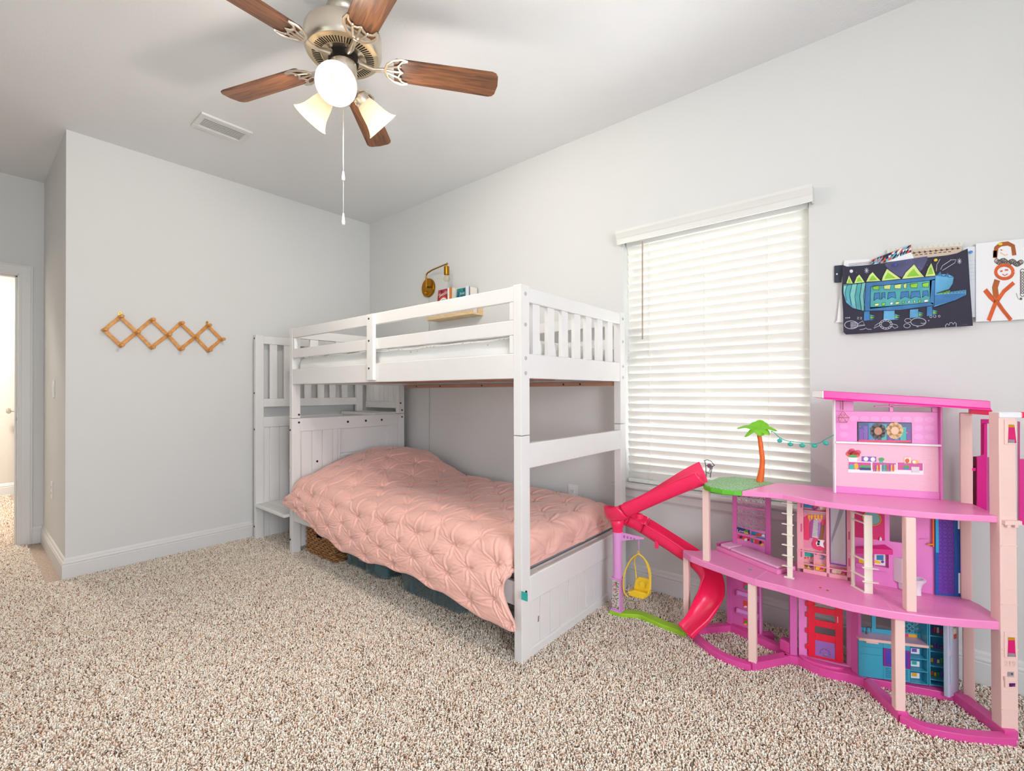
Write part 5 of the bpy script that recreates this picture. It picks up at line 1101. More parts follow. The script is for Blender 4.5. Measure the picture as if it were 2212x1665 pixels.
r_(600, 935, 640, 1010, STK[1], .0012); r_(648, 950, 664, 1015, STK[2], .0012); el(770, 1010, 26, 32, BLK); el(800, 1050, 34, 22, YLW)
add('screen_stickers', b, bevel=0)
# second floor, middle: closet with open doors
CL = Pan((3.570, -.284), (3.752, -.270)); g = lambda X, Y, d=0: CL.az(z8, X, Y, d)
dI = -.022
b = MB(); CL.box(b, 0, CL.L, .372, .693, dI-.006, dI, CLO); clo = add('closet_back', b)
def cb(X0, Y0, X1, Y1, d0=dI, d1=.0, m=CLO): CL.kbox(b, z8, X0, Y0, X1, Y1, d0, d1, m)
b = MB(); CL.box(b, 0, g(315, 600)[0], .372, .693, dI, 0, CLO); add('closet_side', b, clo); b = MB(); CL.box(b, g(965, 800)[0], CL.L, .372, .693, dI, 0, CLO); add('closet_side', b, clo)
b = MB(); CL.box(b, g(655, 700)[0], g(705, 700)[0], .372, .693, dI, 0, CLO); add('closet_divider', b, clo)
for (X0, X1, Y) in ((315, 655, 345), (215, 680, 950), (215, 1010, 1140)):
    za, zb2 = g((X0+X1)/2, Y+ (X1-X0)*.09)[1], 0; b = MB(); CL.box(b, g(X0, Y)[0], g(X1, Y)[0], za-.002, za+.002, dI, .004, CLO); add('closet_shelf', b, clo)
b = MB(); CL.box(b, g(475, 1100)[0]-.0015, g(475, 1100)[0]+.0015, .372, g(475, 1000)[1], dI, 0, CLO); CL.box(b, 0, CL.L, .372, .388, dI, 0, CLO); add('closet_plinth', b, clo)
b = MB(); CL.box(b, g(712, 700)[0], g(958, 700)[0], g(835, 1190)[1], .690, dI, -.006, PRP); CL.box(b, g(722, 700)[0], g(948, 700)[0], g(835, 1170)[1], .688, -.0062, -.0052, SLV); add('closet_mirror', b, clo, bevel=0)
b = MB(); A_ = lambda pts, m, d=-.016: CL.art(b, z8, pts, m, d)
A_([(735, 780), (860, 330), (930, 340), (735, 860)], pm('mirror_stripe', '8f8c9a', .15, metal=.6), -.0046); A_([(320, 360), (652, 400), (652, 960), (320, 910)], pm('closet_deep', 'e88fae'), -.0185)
cd0 = -.017
A_([(318, 225), (452, 235), (450, 325), (318, 318)], STK[1]); A_(circ(490, 312, 46, 14, 40), PRP, cd0); A_(circ(492, 308, 26, 12, 24), STK[7], -.0155); A_([(560, 285), (648, 280), (648, 350), (560, 345)], STK[4]); A_(circ(390, 262, 34, 12, 24), NVY, -.0155)
A_([(322, 370), (652, 412), (652, 432), (322, 392)], SLV); A_([(325, 470), (395, 430), (410, 760), (400, 810), (322, 800)], STK[0]); A_([(412, 540), (470, 470), (460, 770), (412, 780)], pm('dress', 'b04a90')); A_([(470, 490), (538, 480), (530, 770), (446, 760)], WHT2, -.0155)
for k in range(13): A_([(470-k*1.6, 500+k*20), (536, 505+k*20), (536, 512+k*20), (470-k*1.6, 507+k*20)], BLK, -.015)
A_([(540, 560), (580, 540), (565, 770), (528, 760)], pm('lilac', 'a878c0'));
for X in (400, 440, 490, 535, 585): A_([(X-20, 440), (X, 425), (X+22, 445), (X+6, 500), (X-8, 500)], STK[2], -.0145)
A_([(585, 580), (632, 575), (600, 830), (550, 830)], BRW, -.014); A_([(575, 575), (605, 510), (640, 495), (645, 570)], STK[0], -.013); A_([(445, 870), (480, 770), (520, 790), (560, 820), (640, 800), (625, 880), (640, 950), (560, 970), (470, 930)], STK[0], -.0135); A_([(500, 850), (540, 800), (640, 810), (610, 860), (635, 930), (560, 890), (520, 900)], WHT2, -.013); A_([(528, 810), (565, 815), (562, 850), (525, 848)], BLK, -.0125); A_([(522, 850), (560, 855), (556, 885), (520, 882)], BLK, -.0125)
A_([(320, 940), (462, 960), (462, 1090), (320, 1085)], pm('closet_light', 'f3c3d4')); A_([(335, 960), (420, 960), (465, 1040), (455, 1065), (335, 1050)], TQ, -.0155); 
for X in (345, 385, 430): A_(circ(X, 1072, 18, 10, 15), STK[7], -.015)
b.tube([CL.w(*g(*p), -.014) for p in ((505, 1040), (500, 1015), (530, 1005), (580, 1030), (625, 1080), (600, 1110), (560, 1100))], .0022, STK[1], 6)
A_([(320, 1130), (465, 1150), (465, 1250), (320, 1230)], YLW); A_(circ(430, 1180, 34, 12, 46), PRP, -.0155); A_(circ(360, 1180, 30, 12, 40), BRW, -.0155); A_([(495, 1160), (640, 1175), (640, 1270), (495, 1260)], YLW); A_([(550, 1250), (600, 1180), (625, 1185), (610, 1260)], STK[0], -.0155)
A_([(708, 1205), (960, 1235), (960, 1355), (708, 1310)], pm('closet_hot', 'd93a86')); A_(circ(815, 1275, 76, 18, 52), STK[4], -.0155); A_(circ(912, 1330, 26, 12, 22), pm('lemon', 'c9d02a'), -.0155); A_(circ(825, 1318, 30, 12, 16), STK[0], -.0155); A_(circ(725, 1295, 24, 10, 20), STK[1], -.0155)
for X, Ys in ((285, (260, 620, 1000)), (1002, (740, 1140))):
    for Y in Ys: A_([(X-12, Y-60), (X+12, Y-60), (X+12, Y+60), (X-12, Y+60)], pm('slot', 'd9588c'), .0008)
add('closet_contents', b, clo, bevel=0)
dl = MB(); p_ = W(*z5(500, 708), z=.372); x0, y0 = p_.x, p_.y
dl.box(x0-.012, x0+.008, y0, y0+.006, .372, .69, CREAM); dl.box(x0-.012, x0-.009, y0, y0+.09, .372, .69, CREAM); dd = add('closet_door', dl)
for k in range(7):
    z = .415+k*.0425; b = MB(); b.prism([(x0-.030, y0-.002, z), (x0-.002, y0-.004, z), (x0+.012, y0-.004, z), (x0+.012, y0+.008, z), (x0-.026, y0+.012, z)], (0, 0, .0035), CREAM); add('door_shelf', b, dd, bevel=.0008)
b = MB(); b.box(x0-.022, x0+.014, y0-.008, y0+.008, .372, .376, CREAM); add('door_foot', b, dd)
DR = Pan((3.757, -.318), (3.802, -.368)); b = MB(); h1 = .664
b = MB(); DR.box(b, 0, .012, .372, h1+.02, -.004, .004, CREAM); dd = add('closet_door', b); b = MB(); DR.box(b, DR.L-.0, DR.L+.012, .372, h1, -.006, .006, CREAM); 
QQ = Pan((3.797, -.366), (3.824, -.358)); b = MB(); QQ.box(b, 0, .026, .372, h1, -.004, .003, CREAM); add('door_edge', b, dd)
for z in (.372, .428, .492, .63, h1-.006): b = MB(); DR.box(b, 0, DR.L, z, z+.005, -.004, .007, CREAM); add('door_rung', b, dd)
for z in (.415, .466): b = MB(); QQ.box(b, -.008, .042, z, z+.004, .0, .012, CREAM); add('door_shelf', b, dd)
# second floor, right: bathroom wall, shower door
BW = Pan((3.758, -.256), (4.005, -.217)); g = lambda X, Y, d=0: BW.az(cC, X, Y, d)
wa, wb, wz = g(635, 400)[0], g(1018, 400)[0], g(800, 640)[1]
b = MB(); BW.box(b, 0, wa, .372, .693, -.008, 0, PANL); BW.box(b, wa, wb, .372, wz, -.008, 0, PANL); BW.box(b, wb, BW.L, .372, .693, -.008, 0, PANL); bth = add('bathroom_wall', b, bevel=0)
b = MB(); BW.kbox(b, cC, 100, 120, 565, 610, 0, .002, pm('splash', 'd0286f')); add('splashback', b, bth, bevel=0)
b = MB(); c_ = g(365, 270); el_ = [(c_[0]+.0285*math.cos(t), c_[1]+.027*math.sin(t)) for t in [2*PI*k/32 for k in range(32)]]
b.poly([BW.w(a, z, .0035) for a, z in el_], MINTM); b.tube([BW.w(a, z, .004) for a, z in el_], .0022, GOLD, 6, closed=True); add('mirror', b, bth, bevel=0)
b = MB(); P = [BW.w(*g(X, Y, d), d) for X, Y, d in ((130, 690, 0), (560, 660, 0), (690, 745, .03), (130, 720, .03))]; b.prism(P, (0, 0, -.020), pm('sink_pink', 'e2358c')); snk = add('sink', b, bth)
b = MB(); BW.kbox(b, cC, 130, 790, 640, 1020, 0, .002, PANM); BW.kbox(b, cC, 395, 790, 410, 1010, .002, .016, PANL); BW.kbox(b, cC, 130, 1000, 635, 1022, .002, .016, PANL); BW.kbox(b, cC, 622, 800, 638, 1020, .002, .016, PANL); cbn = add('sink_cabinet', b, bth, bevel=0)
b = MB(); BW.art(b, cC, [(412, 810), (572, 815), (572, 985), (412, 965)], WHT2, .003); BW.art(b, cC, [(440, 825), (545, 825), (545, 905), (440, 895)], STK[1], .0034); BW.art(b, cC, [(415, 900), (500, 915), (500, 955), (412, 945)], YLW, .0036); BW.art(b, cC, circ(530, 925, 24, 12, 20), PRP, .0038); BW.art(b, cC, [(175, 870), (330, 880), (335, 965), (175, 950)], YLW, .0034); add('cabinet_stickers', b, cbn, bevel=0)
b = MB(); q0 = BW.w(*g(378, 665, .006), .006); q1 = BW.w(*g(372, 545, .006), .006); b.cyl(q0, q1, .0028, GOLD, 10); b.tube([q1, q1+Vector((.0, -.008, .002)), q1+Vector((-.001, -.010, -.004))], .002, GOLD, 8); b.ball(q1+Vector((0, 0, .006)), .0035, GOLD, 10, 6); add('faucet', b, snk, bevel=0)
b = MB(); q0 = BW.w(*g(500, 605, .006), .006); b.lathe([(.004, 0), (.004, .009), (.0015, .011), (.0015, .014)], q0, (0, 0, 1), WHT2, 12); tag(b.build('toy_bottle', loc=q0), 'tiny white soap bottle on the dollhouse sink', 'toy bottle')
b = MB(); q0 = BW.w(*g(1090, 585, .004), .004); q1 = BW.w(*g(1225, 590, .004), .004); b.cyl(q0, q1, .0018, PANL, 8); add('towel_bar', b, bth, bevel=0)
b = MB(); q0 = BW.w(*g(1290, 270, .008), .008); q1 = BW.w(*g(1290, 700, .008), .008); b.cyl(q0, q1, .0035, ORN, 10); q2 = BW.w(*g(1205, 662, .008), .008); q3 = BW.w(*g(1290, 662, .008), .008); b.cyl(q2, q3, .0035, GOLD, 10); add('shower_pipe', b, bth, bevel=0)
SD = Pan((3.999, -.226), (4.066, -.193)); b = MB()
for (p, r, z0, z1) in ((0, .010, .374, .69), (SD.L-.016, SD.L-.004, .374, .69)): SD.box(b, p, r, z0, z1, -.003, .003, PLBL)
SD.box(b, .01, SD.L-.016, .374, .380, -.003, .003, PLBL); sd_ = add('shower_door', b)
b = MB(); SD.box(b, .01, SD.L-.016, .380, .69, -.001, .001, VIO); add('door_pane', b, sd_, bevel=0)
b = MB()
for i in range(3):
    for j in range(11):
        cx, cy = .016+i*.0155, .394+j*.028+(i % 2)*.014
        P_ = hx(cx, cy, .0085); b.tube([SD.w(p, r, .0012) for p, r in P_], .0007, pm('hex_line', '43319a', .3), 4)
add('hexagon_relief', b, sd_, bevel=0)
b = MB(); SD.box(b, .0, .010, .53, .69, .003, .006, SKY); SD.box(b, SD.L-.004, SD.L+.006, .46, .62, -.003, .002, PLBL); SD.box(b, SD.L-.004, SD.L+.006, .374, .386, -.003, .002, PLBL); add('door_hinge', b, sd_)
# ground floor, left: shelf wall
LW = Pan((3.274, -.188), (3.418, -.200)); b = MB(); LW.box(b, .0, LW.L, .029, .344, -.008, 0, PANM); lw = add('shelf_wall', b)
b = MB(); LW.box(b, -.004, .016, .029, .344, 0, .012, PANM); add('wall_post', b, lw); b = MB(); LW.box(b, LW.L-.006, LW.L+.002, .029, .344, -.008, .014, PANL); add('wall_post', b, lw)
g = lambda X, Y, d=0: LW.az(cD, X, Y, d)
for Y0, Y1 in ((225, 300), (490, 560)):
    b = MB(); a0_, zt2 = g(225, Y0); _, zb3 = g(225, Y1); a1_ = LW.L-.008
    LW.box(b, a0_, a1_, zt2-.002, zt2, 0, .012, PANL); LW.box(b, a0_, a1_, zb3-.002, zb3, 0, .012, PANL); LW.box(b, a0_, a0_+.002, zb3, zt2, 0, .012, PANL); LW.box(b, a0_+.002, a1_, zb3, zt2-.002, 0, .0008, pm('niche_lilac', 'dca0dc')); add('wall_niche', b, lw, bevel=0)
b = MB()
for Y, ms in ((120, (0, 6, 3)), (390, (7, 0, 4)), (650, (0, 3, 2))):
    b = MB(); LW.rect(b, cD, 315, Y, 420, Y+90, STK[ms[0]], .0008, .35); LW.art(b, cD, circ(360, Y+70, 24, 12, 26), STK[ms[1]], .0012); LW.art(b, cD, circ(350, Y+98, 26, 10, 16), STK[ms[2]], .0016); add('wall_sticker', b, lw, bevel=0)
# ground floor, middle: red front door between pilasters
DP = Pan((3.604, -.296), (3.742, -.264)); g = lambda X, Y, d=0: DP.az(cD, X, Y, d)
for q0, q1 in (((3.548, -.318), (3.572, -.306)), ((3.576, -.300), (3.606, -.290)), ((3.734, -.262), (3.752, -.278)), ((3.752, -.290), (3.776, -.312))):
    pp = Pan(q0, q1); b = MB(); pp.box(b, 0, pp.L, .030, .344, -.012, 0, PANM if q0[0] in (3.548, 3.752) else PANL); add('pilaster', b)
b = MB(); DP.box(b, -.012, DP.L+.012, .030, .036, -.01, .008, PANL); add('threshold', b)
da0, da1 = g(1285, 800)[0], g(1810, 800)[0]; wa0, wa1 = g(1392, 800)[0], g(1692, 800)[0]
rows = [(g(1540, 1245)[1], g(1540, 1010)[1]), (g(1540, 905)[1], g(1540, 800)[1]), (g(1540, 705)[1], g(1540, 600)[1]), (g(1540, 510)[1], g(1540, 410)[1])]
b = MB(); DP.box(b, da0, wa0, .038, .340, -.004, .002, RED); DP.box(b, wa1, da1, .038, .340, -.004, .002, RED); zc_ = .038
for z0, z1 in rows: DP.box(b, wa0, wa1, zc_, z0, -.004, .002, RED); zc_ = z1
DP.box(b, wa0, wa1, zc_, .340, -.004, .002, RED); dr_ = add('front_door', b, bevel=.0008)
b = MB(); DP.box(b, wa0, wa1, rows[0][0], rows[0][1], -.003, -.001, pm('pet_pane', '9a6ab8', .25, bump=(80, .5)))
cx, cy = (wa0+wa1)/2, rows[0][0]+.018
for k in range(9): t = PI*k/8; b.ball(DP.w(cx+.016*math.cos(t), cy+.018*math.sin(t)-.003, .0), .0026, pm('paw', '8a74a0', .4), 8, 5)
b.ball(DP.w(cx, cy-.008, .0), .006, pm('paw', '8a74a0', .4), 10, 6, (1.5, .5, 1)); add('pet_flap', b, dr_, bevel=0)
b = MB(); DP.kbox(b, cD, 1725, 635, 1738, 735, .002, .005, WHT2); add('door_pull', b, dr_)
for Y in (440, 600, 840, 1080): b = MB(); a_, z_ = g(1262, Y); DP.box(b, a_-.003, da0, z_-.010, z_+.010, -.003, .003, RED); add('door_hinge', b, dr_)
b = MB(); o_ = DP.w(*g(1540, 410, .012), .012)
for X, Y in ((1390, 470), (1480, 420), (1540, 490), (1610, 490), (1420, 390)): e_ = DP.w(*g(X, Y, .012), .012); b.tube([o_, e_], .0011, GOLD, 5); b.ball(e_, .0028, GOLD, 8, 6)
add('chandelier', b, bevel=0)
# ground floor, right: blue kitchen
KT = Pan((3.776, -.316), (3.979, -.221)); g = lambda X, Y, d=0: KT.az(z7, X, Y, d); ZC = .172
b = MB(); KT.box(b, 0, KT.L*.36, .030, ZC, -.04, 0, KBL); kc = add('kitchen_cabinet', b)
b = MB(); 
for z in (.146, .118): KT.box(b, .006, KT.L*.34, z, z+.0012, -.001, .0006, KBD)
add('drawer_lines', b, kc, bevel=0)
oa0, oa1, sa0 = g(470, 820)[0], g(868, 860)[0], g(878, 860)[0]
b = MB(); KT.box(b, KT.L*.36, sa0, .030, ZC, -.04, -.001, KBL); ov = add('oven_unit', b)
b = MB(); z0, z1 = g(668, 975)[1], g(668, 712)[1]; KT.box(b, oa0, oa1, z0, z1, -.001, .003, pm('oven_violet', '8a2a90')); KT.box(b, oa0+.008, oa1-.008, z0+.008, z1-.006, .003, .0036, pm('oven_glass', '4a48b0', .15)); add('oven_door', b, ov, bevel=0)
b = MB()
for k in range(6): KT.box(b, oa0+.008, oa1-.006, .040+k*.0065, .0425+k*.0065, -.001, .0008, KBD)
add('oven_vent', b, ov, bevel=0)
b = MB(); KT.box(b, sa0, KT.L, .030, ZC, -.04, -.028, KBD); 
for z in (.030, .076, .122): KT.box(b, sa0, KT.L, z, z+.003, -.028, 0, KBL)
KT.box(b, KT.L-.003, KT.L, .030, .340, -.045, 0, KBL); sh_ = add('open_shelves', b, bevel=0)
b = MB()
for Y, m in ((690, 5), (880, 6), (1055, 2)): KT.rect(b, z7, 885, Y, 1015, Y+80, WHT2, -.026, .1); KT.rect(b, z7, 900, Y+5, 975, Y+55, STK[m], -.0255, .1)
add('shelf_stickers', b, sh_, bevel=0)
b = MB(); KT.box(b, -.002, KT.L-.003, ZC, ZC+.009, -.045, .010, pm('counter_peach', 'f0c4b8')); KT.box(b, -.002, KT.L-.003, ZC+.009, ZC+.0096, -.045, .008, pm('counter_lilac', 'd8b4cc', .2)); KT.box(b, .02, .06, ZC-.005, ZC, .0, .013, pm('counter_peach', 'f0c4b8')); ctr = add('counter', b, bevel=.001)
BK = lambda a0, a1, z0, z1, m=KBL, d0=-.052, d1=-.046: KT.box(b, a0, a1, z0, z1, d0, d1, m)
gb = lambda X, Y: KT.az(z7, X, Y, -.046)
b = MB(); q1, q2, q3, q4 = gb(112, 200)[0], gb(300, 250)[0], gb(360, 250)[0], gb(600, 300)[0]; zsill = gb(360, 400)[1]
BK(0, KT.L-.003, ZC+.0096, zsill); BK(0, q1, zsill, .342); BK(q2, q3, zsill, .342); BK(gb(590, 300)[0], gb(790, 350)[0], zsill, .342); BK(gb(1020, 350)[0], KT.L-.003, zsill, .342); la0, la1 = gb(790, 350)[0], gb(1020, 350)[0]; lz0 = gb(900, 460)[1]
BK(la0, la1, zsill, lz0); kb = add('kitchen_back', b, bevel=0)
b = MB(); nlat = 9
for k in range(-6, 8):
    for sg in (1, -1):
        z_a = lz0+k*.0185; p = [la0, z_a if sg > 0 else z_a+(la1-la0)]; q = [la1, z_a+(la1-la0) if sg > 0 else z_a]
        pts = []
        for t in [i/40 for i in range(41)]:
            a_, z_ = lerp(p[0], q[0], t), lerp(p[1], q[1], t)
            if lz0 <= z_ <= .342: pts.append((a_, z_))
        if len(pts) > 2:
            A, B = KT.w(pts[0][0], pts[0][1], -.049), KT.w(pts[-1][0], pts[-1][1], -.049); d = B-A; L = d.length; d.normalize(); b.obox((A+B)/2, d*L/2, d.cross(KT.n)*.0021, KT.n*.0025, KBL)
add('kitchen_lattice', b, kb, bevel=0)
b = MB(); KT.rect(b, z7, 800, 475, 980, 545, STK[2], -.0455, .08); KT.rect(b, z7, 800, 475, 850, 540, STK[0], -.0450, .08); add('back_sticker', b, kb, bevel=0)
b = MB(); q0 = KT.w(*KT.az(z7, 218, 485, -.03), -.03); t_ = KT.u*.012; b.tube(spline([q0, q0+Vector((0, 0, .02)), q0+t_*.3+Vector((0, 0, .029)), q0+t_+Vector((0, 0, .029)), q0+t_*1.3+Vector((0, 0, .02)), q0+t_*1.3+Vector((0, 0, .012))], 6), .0016, pm('steel', '6f6a72', .3, metal=.7), 8); b.cyl(q0, q0+Vector((0, 0, .012)), .003, pm('steel', '6f6a72', .3, metal=.7), 10); add('faucet', b, ctr, bevel=0)
FR = Pan((3.981, -.220), (4.040, -.197)); b = MB(); FR.box(b, 0, FR.L, .030, .344, -.045, -.040, KBD); FR.box(b, 0, .004, .030, .344, -.04, 0, KBL); FR.box(b, FR.L-.003, FR.L, .030, .344, -.04, 0, KBL)
for z in (.030, .050, .100, .155, .212, .268, .322): FR.box(b, .004, FR.L-.003, z, z+.003, -.04, -.004, KBL)
fr = add('fridge', b, bevel=0)
b = MB(); rr = random.Random(12)
for z in (.054, .104, .159, .216, .272):
    for k in range(5): a_ = .008+k*.0095; m = STK[rr.choice((0, 2, 3, 4, 7, 5))]; h_ = rr.uniform(.008, .022); b.poly([FR.w(a_, z, -.030), FR.w(a_+.008, z, -.030), FR.w(a_+.0075, z+h_, -.030), FR.w(a_+.001, z+h_, -.030)], m)
add('food_stickers', b, fr, bevel=0)
FD = Pan((4.030, -.246), (4.060, -.191)); b = MB(); FD.box(b, 0, FD.L, .020, .338, -.004, .004, pm('fridge_lilac', 'c6c4dc')); fd = add('fridge_door', b, fr, bevel=.002)
QF = Pan((4.019, -.242), (4.031, -.247)); b = MB(); QF.box(b, 0, QF.L, .020, .338, -.003, .001, pm('fridge_edge', 'b6c6d8')); add('door_edge', b, fd)
b = MB(); FD.box(b, .004, .018, .19, .30, .004, .007, pm('fridge_edge', 'b6c6d8')); FD.box(b, .004, .018, .07, .17, .004, .007, pm('fridge_edge', 'b6c6d8')); add('door_handle', b, fd)
b = MB()
for k, m in enumerate((7, 4, 3, 2)): FD.box(b, .030, .047, .225+k*.020, .241+k*.020, .004, .0046, STK[m])
add('door_magnets', b, fd, bevel=0)
# ------------------------------------------------------------------ things in and on the dollhouse
S0, S1, S2 = W(1548, 1188, z=.372), W(1680, 1241.5, z=.372), W(1719, 1232, z=.372); dv = S2-S1; uv = (S1-S0)
sf = thing('toy_sofa', 'long pale pink toy daybed on the middle floor of the dollhouse', 'toy sofa', (S0+S1+dv)/2+Vector((0, 0, .0005)))
b = MB(); b.prism([S0, S1, S1+dv, S0+dv], (0, 0, .018), SLAB); b.build('frame', sf, bevel=.003)
i_ = lambda a, c: S0+uv*a+dv*c+Vector((0, 0, .0185))
b = MB(); b.prism([i_(.22, .1), i_(.97, .1), i_(.97, .9), i_(.22, .9)], (0, 0, .010), pm('cushion', 'f3b2da', .5)); b.build('cushion', sf, bevel=.004, seg=3)
b = MB(); b.prism([i_(.03, .12), i_(.2, .12), i_(.2, .88), i_(.03, .88)], (0, 0, .014), pm('cushion', 'f3b2da', .5)); b.build('pillow', sf, bevel=.005, seg=3)
b = MB(); b.tube(spline([i_(-.04, .2), i_(-.05, .6), i_(-.02, 1.0), i_(.1, 1.12)], 6), .009, pm('arm', 'e05ab0'), 8); b.build('armrest', sf)
to = thing('toy_toilet', 'white toy toilet with a blue lid behind the front column of the dollhouse', 'toy toilet', (3.93, -.25, .372))
b = MB(); b.lathe([(.014, 0), (.0135, .022), (.018, .040), (.027, .052), (.029, .058), (.020, .059), (.014, .050), (.0, .047)], (3.946, -.262, .3725), (0, 0, 1), WHT2, 24, True, False); b.build('bowl', to)
b = MB(); b.prism([(3.878, -.236, .398), (3.908, -.262, .398), (3.922, -.245, .398), (3.892, -.222, .398)], (0, 0, .092), WHT2); b.build('tank', to, bevel=.004)
b = MB(); b.prism([(3.893, -.238, .3725), (3.918, -.264, .3725), (3.946, -.254, .3725), (3.915, -.228, .3725)], (0, 0, .032), WHT2); b.build('pedestal', to, bevel=.004)
b = MB(); lu, lv = Vector((.80, -.60, 0)), Vector((.60, .80, 0)); c0 = Vector((3.922, -.257, .458)); P_ = [c0+lu*.027*math.cos(t)+Vector((0, 0, .040*math.sin(t))) for t in [2*PI*k/24 for k in range(24)]]
b.prism(P_, lv*.005, SKY); b.build('lid', to, bevel=.0015)
pt = thing('toy_palm_tree', 'toy palm tree with orange trunk and lime fronds on the green deck', 'toy tree', (3.413, -.2, .715))
k_ = lambda X, Y: W(*cA(X, Y), y=-.2)
b = MB(); tr_ = [k_(1172, 1335), k_(1205, 1150), k_(1222, 950), k_(1205, 780), k_(1185, 620), k_(1165, 500), k_(1160, 440)]
ps_ = spline(tr_, 6); ps_[0].z = .7148
b.tube(ps_, [.0165-.0055*min(1, i/9)-.0025*max(0, i-9)/27 for i in range(len(ps_))], ORN, 14); b.build('trunk', pt)
cr_ = tr_[-1]+Vector((0, 0, .008)); LF = pm('leaf', '77c01f', .45)
for (X, Y, dy) in ((770, 380, 0), (905, 530, -.03), (1195, 510, -.05), (1340, 490, -.035), (1485, 425, .0), (1190, 235, .05), (1060, 280, .05), (1300, 290, .045)):
    tip = W(*cA(X, Y), y=-.2+dy); m_ = (cr_+tip)/2+Vector((0, 0, .018)); path = spline([cr_, m_, tip], 6); dv2 = tip-cr_; sd = dv2.cross(Vector((0, 0, 1))); sd = sd.normalized() if sd.length > 1e-4 else Vector((1, 0, 0))
    b = MB(); nP = len(path); prf = []
    for i in range(nP): t = i/(nP-1); w = .028*math.sin(PI*min(1, .25+t*.75))**.7+.0015; prf.append([(-w, -w*.35), (-w*.5, .001), (0, .0028), (w*.5, .001), (w, -w*.35), (w*.5, -.0025), (0, -.001), (-w*.5, -.0025)])
    b.sweep(path, [sd]*nP, prf, LF, True, True); b.build('frond', pt)
gl = thing('toy_garland', 'teal string of round toy lanterns hung from the palm to the dollhouse wall', 'garland', (3.58, -.23, .91))
pts = [cA(1380, 425), cA(1440, 455), cA(1540, 545), cA(1700, 605), z4(1500, 250), z4(1560, 235), z3(180, 615), z3(240, 585), z3(297, 552)]
GP = [W(*p, y=lerp(-.2, -.262, i/8)) for i, p in enumerate(pts)]; b = MB(); b.tube(spline(GP, 5), .0018, TQ, 6); b.tube([GP[0], GP[0]+Vector((.003, 0, -.006))], .0016, TQ, 5); b.build('string', gl)
for (K, X, Y, i) in ((cA, 1533, 597, 2), (cA, 1725, 660, 3), (z4, 1418, 263, 3.5), (z4, 1502, 265, 4), (z4, 1582, 248, 5.3), (z3, 205, 643, 6.7)):
    q = W(*K(X, Y), y=lerp(-.2, -.262, i/8)); b = MB(); b.ball(q, .0108, TQ, 16, 10, (1, .7, .78)); b.cyl(q+Vector((0, 0, .006)), q+Vector((0, 0, .0105)), .002, TQ, 8); b.build('lantern', gl)
pe = thing('toy_perch', 'small dark toy bird on a wire perch behind the top of the slide', 'toy bird', (3.18, -.16, .70)); k_ = lambda X, Y: W(*cA(X, Y), y=-.17); DGR = pm('perch_grey', '3a4450', .5)
b = MB()
for t in ([(165, 962), (230, 940), (300, 965), (365, 1045)], [(185, 962), (205, 1050), (212, 1260)], [(360, 1040), (325, 1060), (290, 1200), (285, 1260)], [(205, 1045), (330, 1055)], [(212, 1170), (275, 1180)]): b.tube([k_(*p) for p in t], .0019, DGR, 6)
b.build('wire_frame', pe)
b = MB(); b.prism([k_(*p) for p in ((225, 1030), (250, 1010), (285, 1012), (308, 1040), (305, 1090), (280, 1150), (268, 1150), (272, 1095), (245, 1085), (230, 1060))], (0, .004, 0), pm('bird_mauve', '8a6478', .5)); b.build('bird', pe, bevel=.001)
for (X, Y, c, lb) in ((1470, 207, STK[7], 'tiny red toy piece lying on the pink middle floor near the door'), (1577, 248, BRW, 'tiny brown toy piece lying on the pink middle floor near the closet'),):
    q = W(*cD(X, Y), z=.3725); b = MB(); b.prism([q+Vector((-.004, 0, 0)), q+Vector((.003, -.003, 0)), q+Vector((.004, .003, 0)), q+Vector((-.001, .004, 0))], (0, 0, .003), c); tag(b.build('toy_piece', loc=q, bevel=.0006), lb, 'toy piece')
q = W(*cB(588, 1500), z=.3725); b = MB(); b.prism([q+Vector((-.005, 0, 0)), q+Vector((.003, -.003, 0)), q+Vector((.005, .002, 0)), q+Vector((-.001, .003, 0))], (0, 0, .003), STK[6]); tag(b.build('toy_piece', loc=q, bevel=.0006), 'tiny teal toy piece lying on the pink middle floor beside the daybed', 'toy piece')
# ------------------------------------------------------------------ slide with its post, and the hanging seat
sl = thing('toy_slide', 'hot pink toy slide bending round a pink post beside the dollhouse', 'toy slide', (2.82, -.40, 0))
path = spline([(3.235, -.375, .708), (3.13, -.382, .654), (3.0, -.390, .581), (2.90, -.395, .522), (2.83, -.396, .476), (2.785, -.372, .455), (2.80, -.322, .436), (2.86, -.298, .417), (2.95, -.285, .375), (3.05, -.270, .325), (3.135, -.262, .280), (3.20, -.275, .226), (3.232, -.325, .160), (3.216, -.385, .092), (3.172, -.437, .030)], 6)
def chute(i0, i1, nm, w0=.049):
    P_ = path[i0:i1+1]; sides = []; prf = []
    for i, p in enumerate(P_):
        t = path[min(i0+i+1, len(path)-1)]-path[max(i0+i-1, 0)]; sd = t.cross(Vector((0, 0, 1))); sides.append(sd.normalized()); h = .066-.03*sstep(58, 84, i0+i)+.018*max(0, 1-abs(i0+i-28)/10); w = w0; h2 = h+.034*(1-sstep(0, 15, i0+i))
        prf.append([(-w-.004, h-.003), (-w, h), (-w*.97, h*.62), (-w*.85, h*.32), (-w*.6, h*.1), (-w*.3, h*.015), (0, 0), (w*.3, h*.015), (w*.6, h2*.1), (w*.85, h2*.32), (w*.97, h2*.62), (w, h2), (w+.004, h2-.003)])
    b = MB(); b.sweep(P_, sides, prf, SLID); o = b.build(nm, sl, recalc=False); m = o.modifiers.new('wall', 'SOLIDIFY'); m.thickness = .0028; m.offset = 0; return o
chute(0, 20, 'upper_chute', .053); chute(20, 44, 'bend_chute', .058); chute(44, len(path)-1, 'lower_chute', .052)
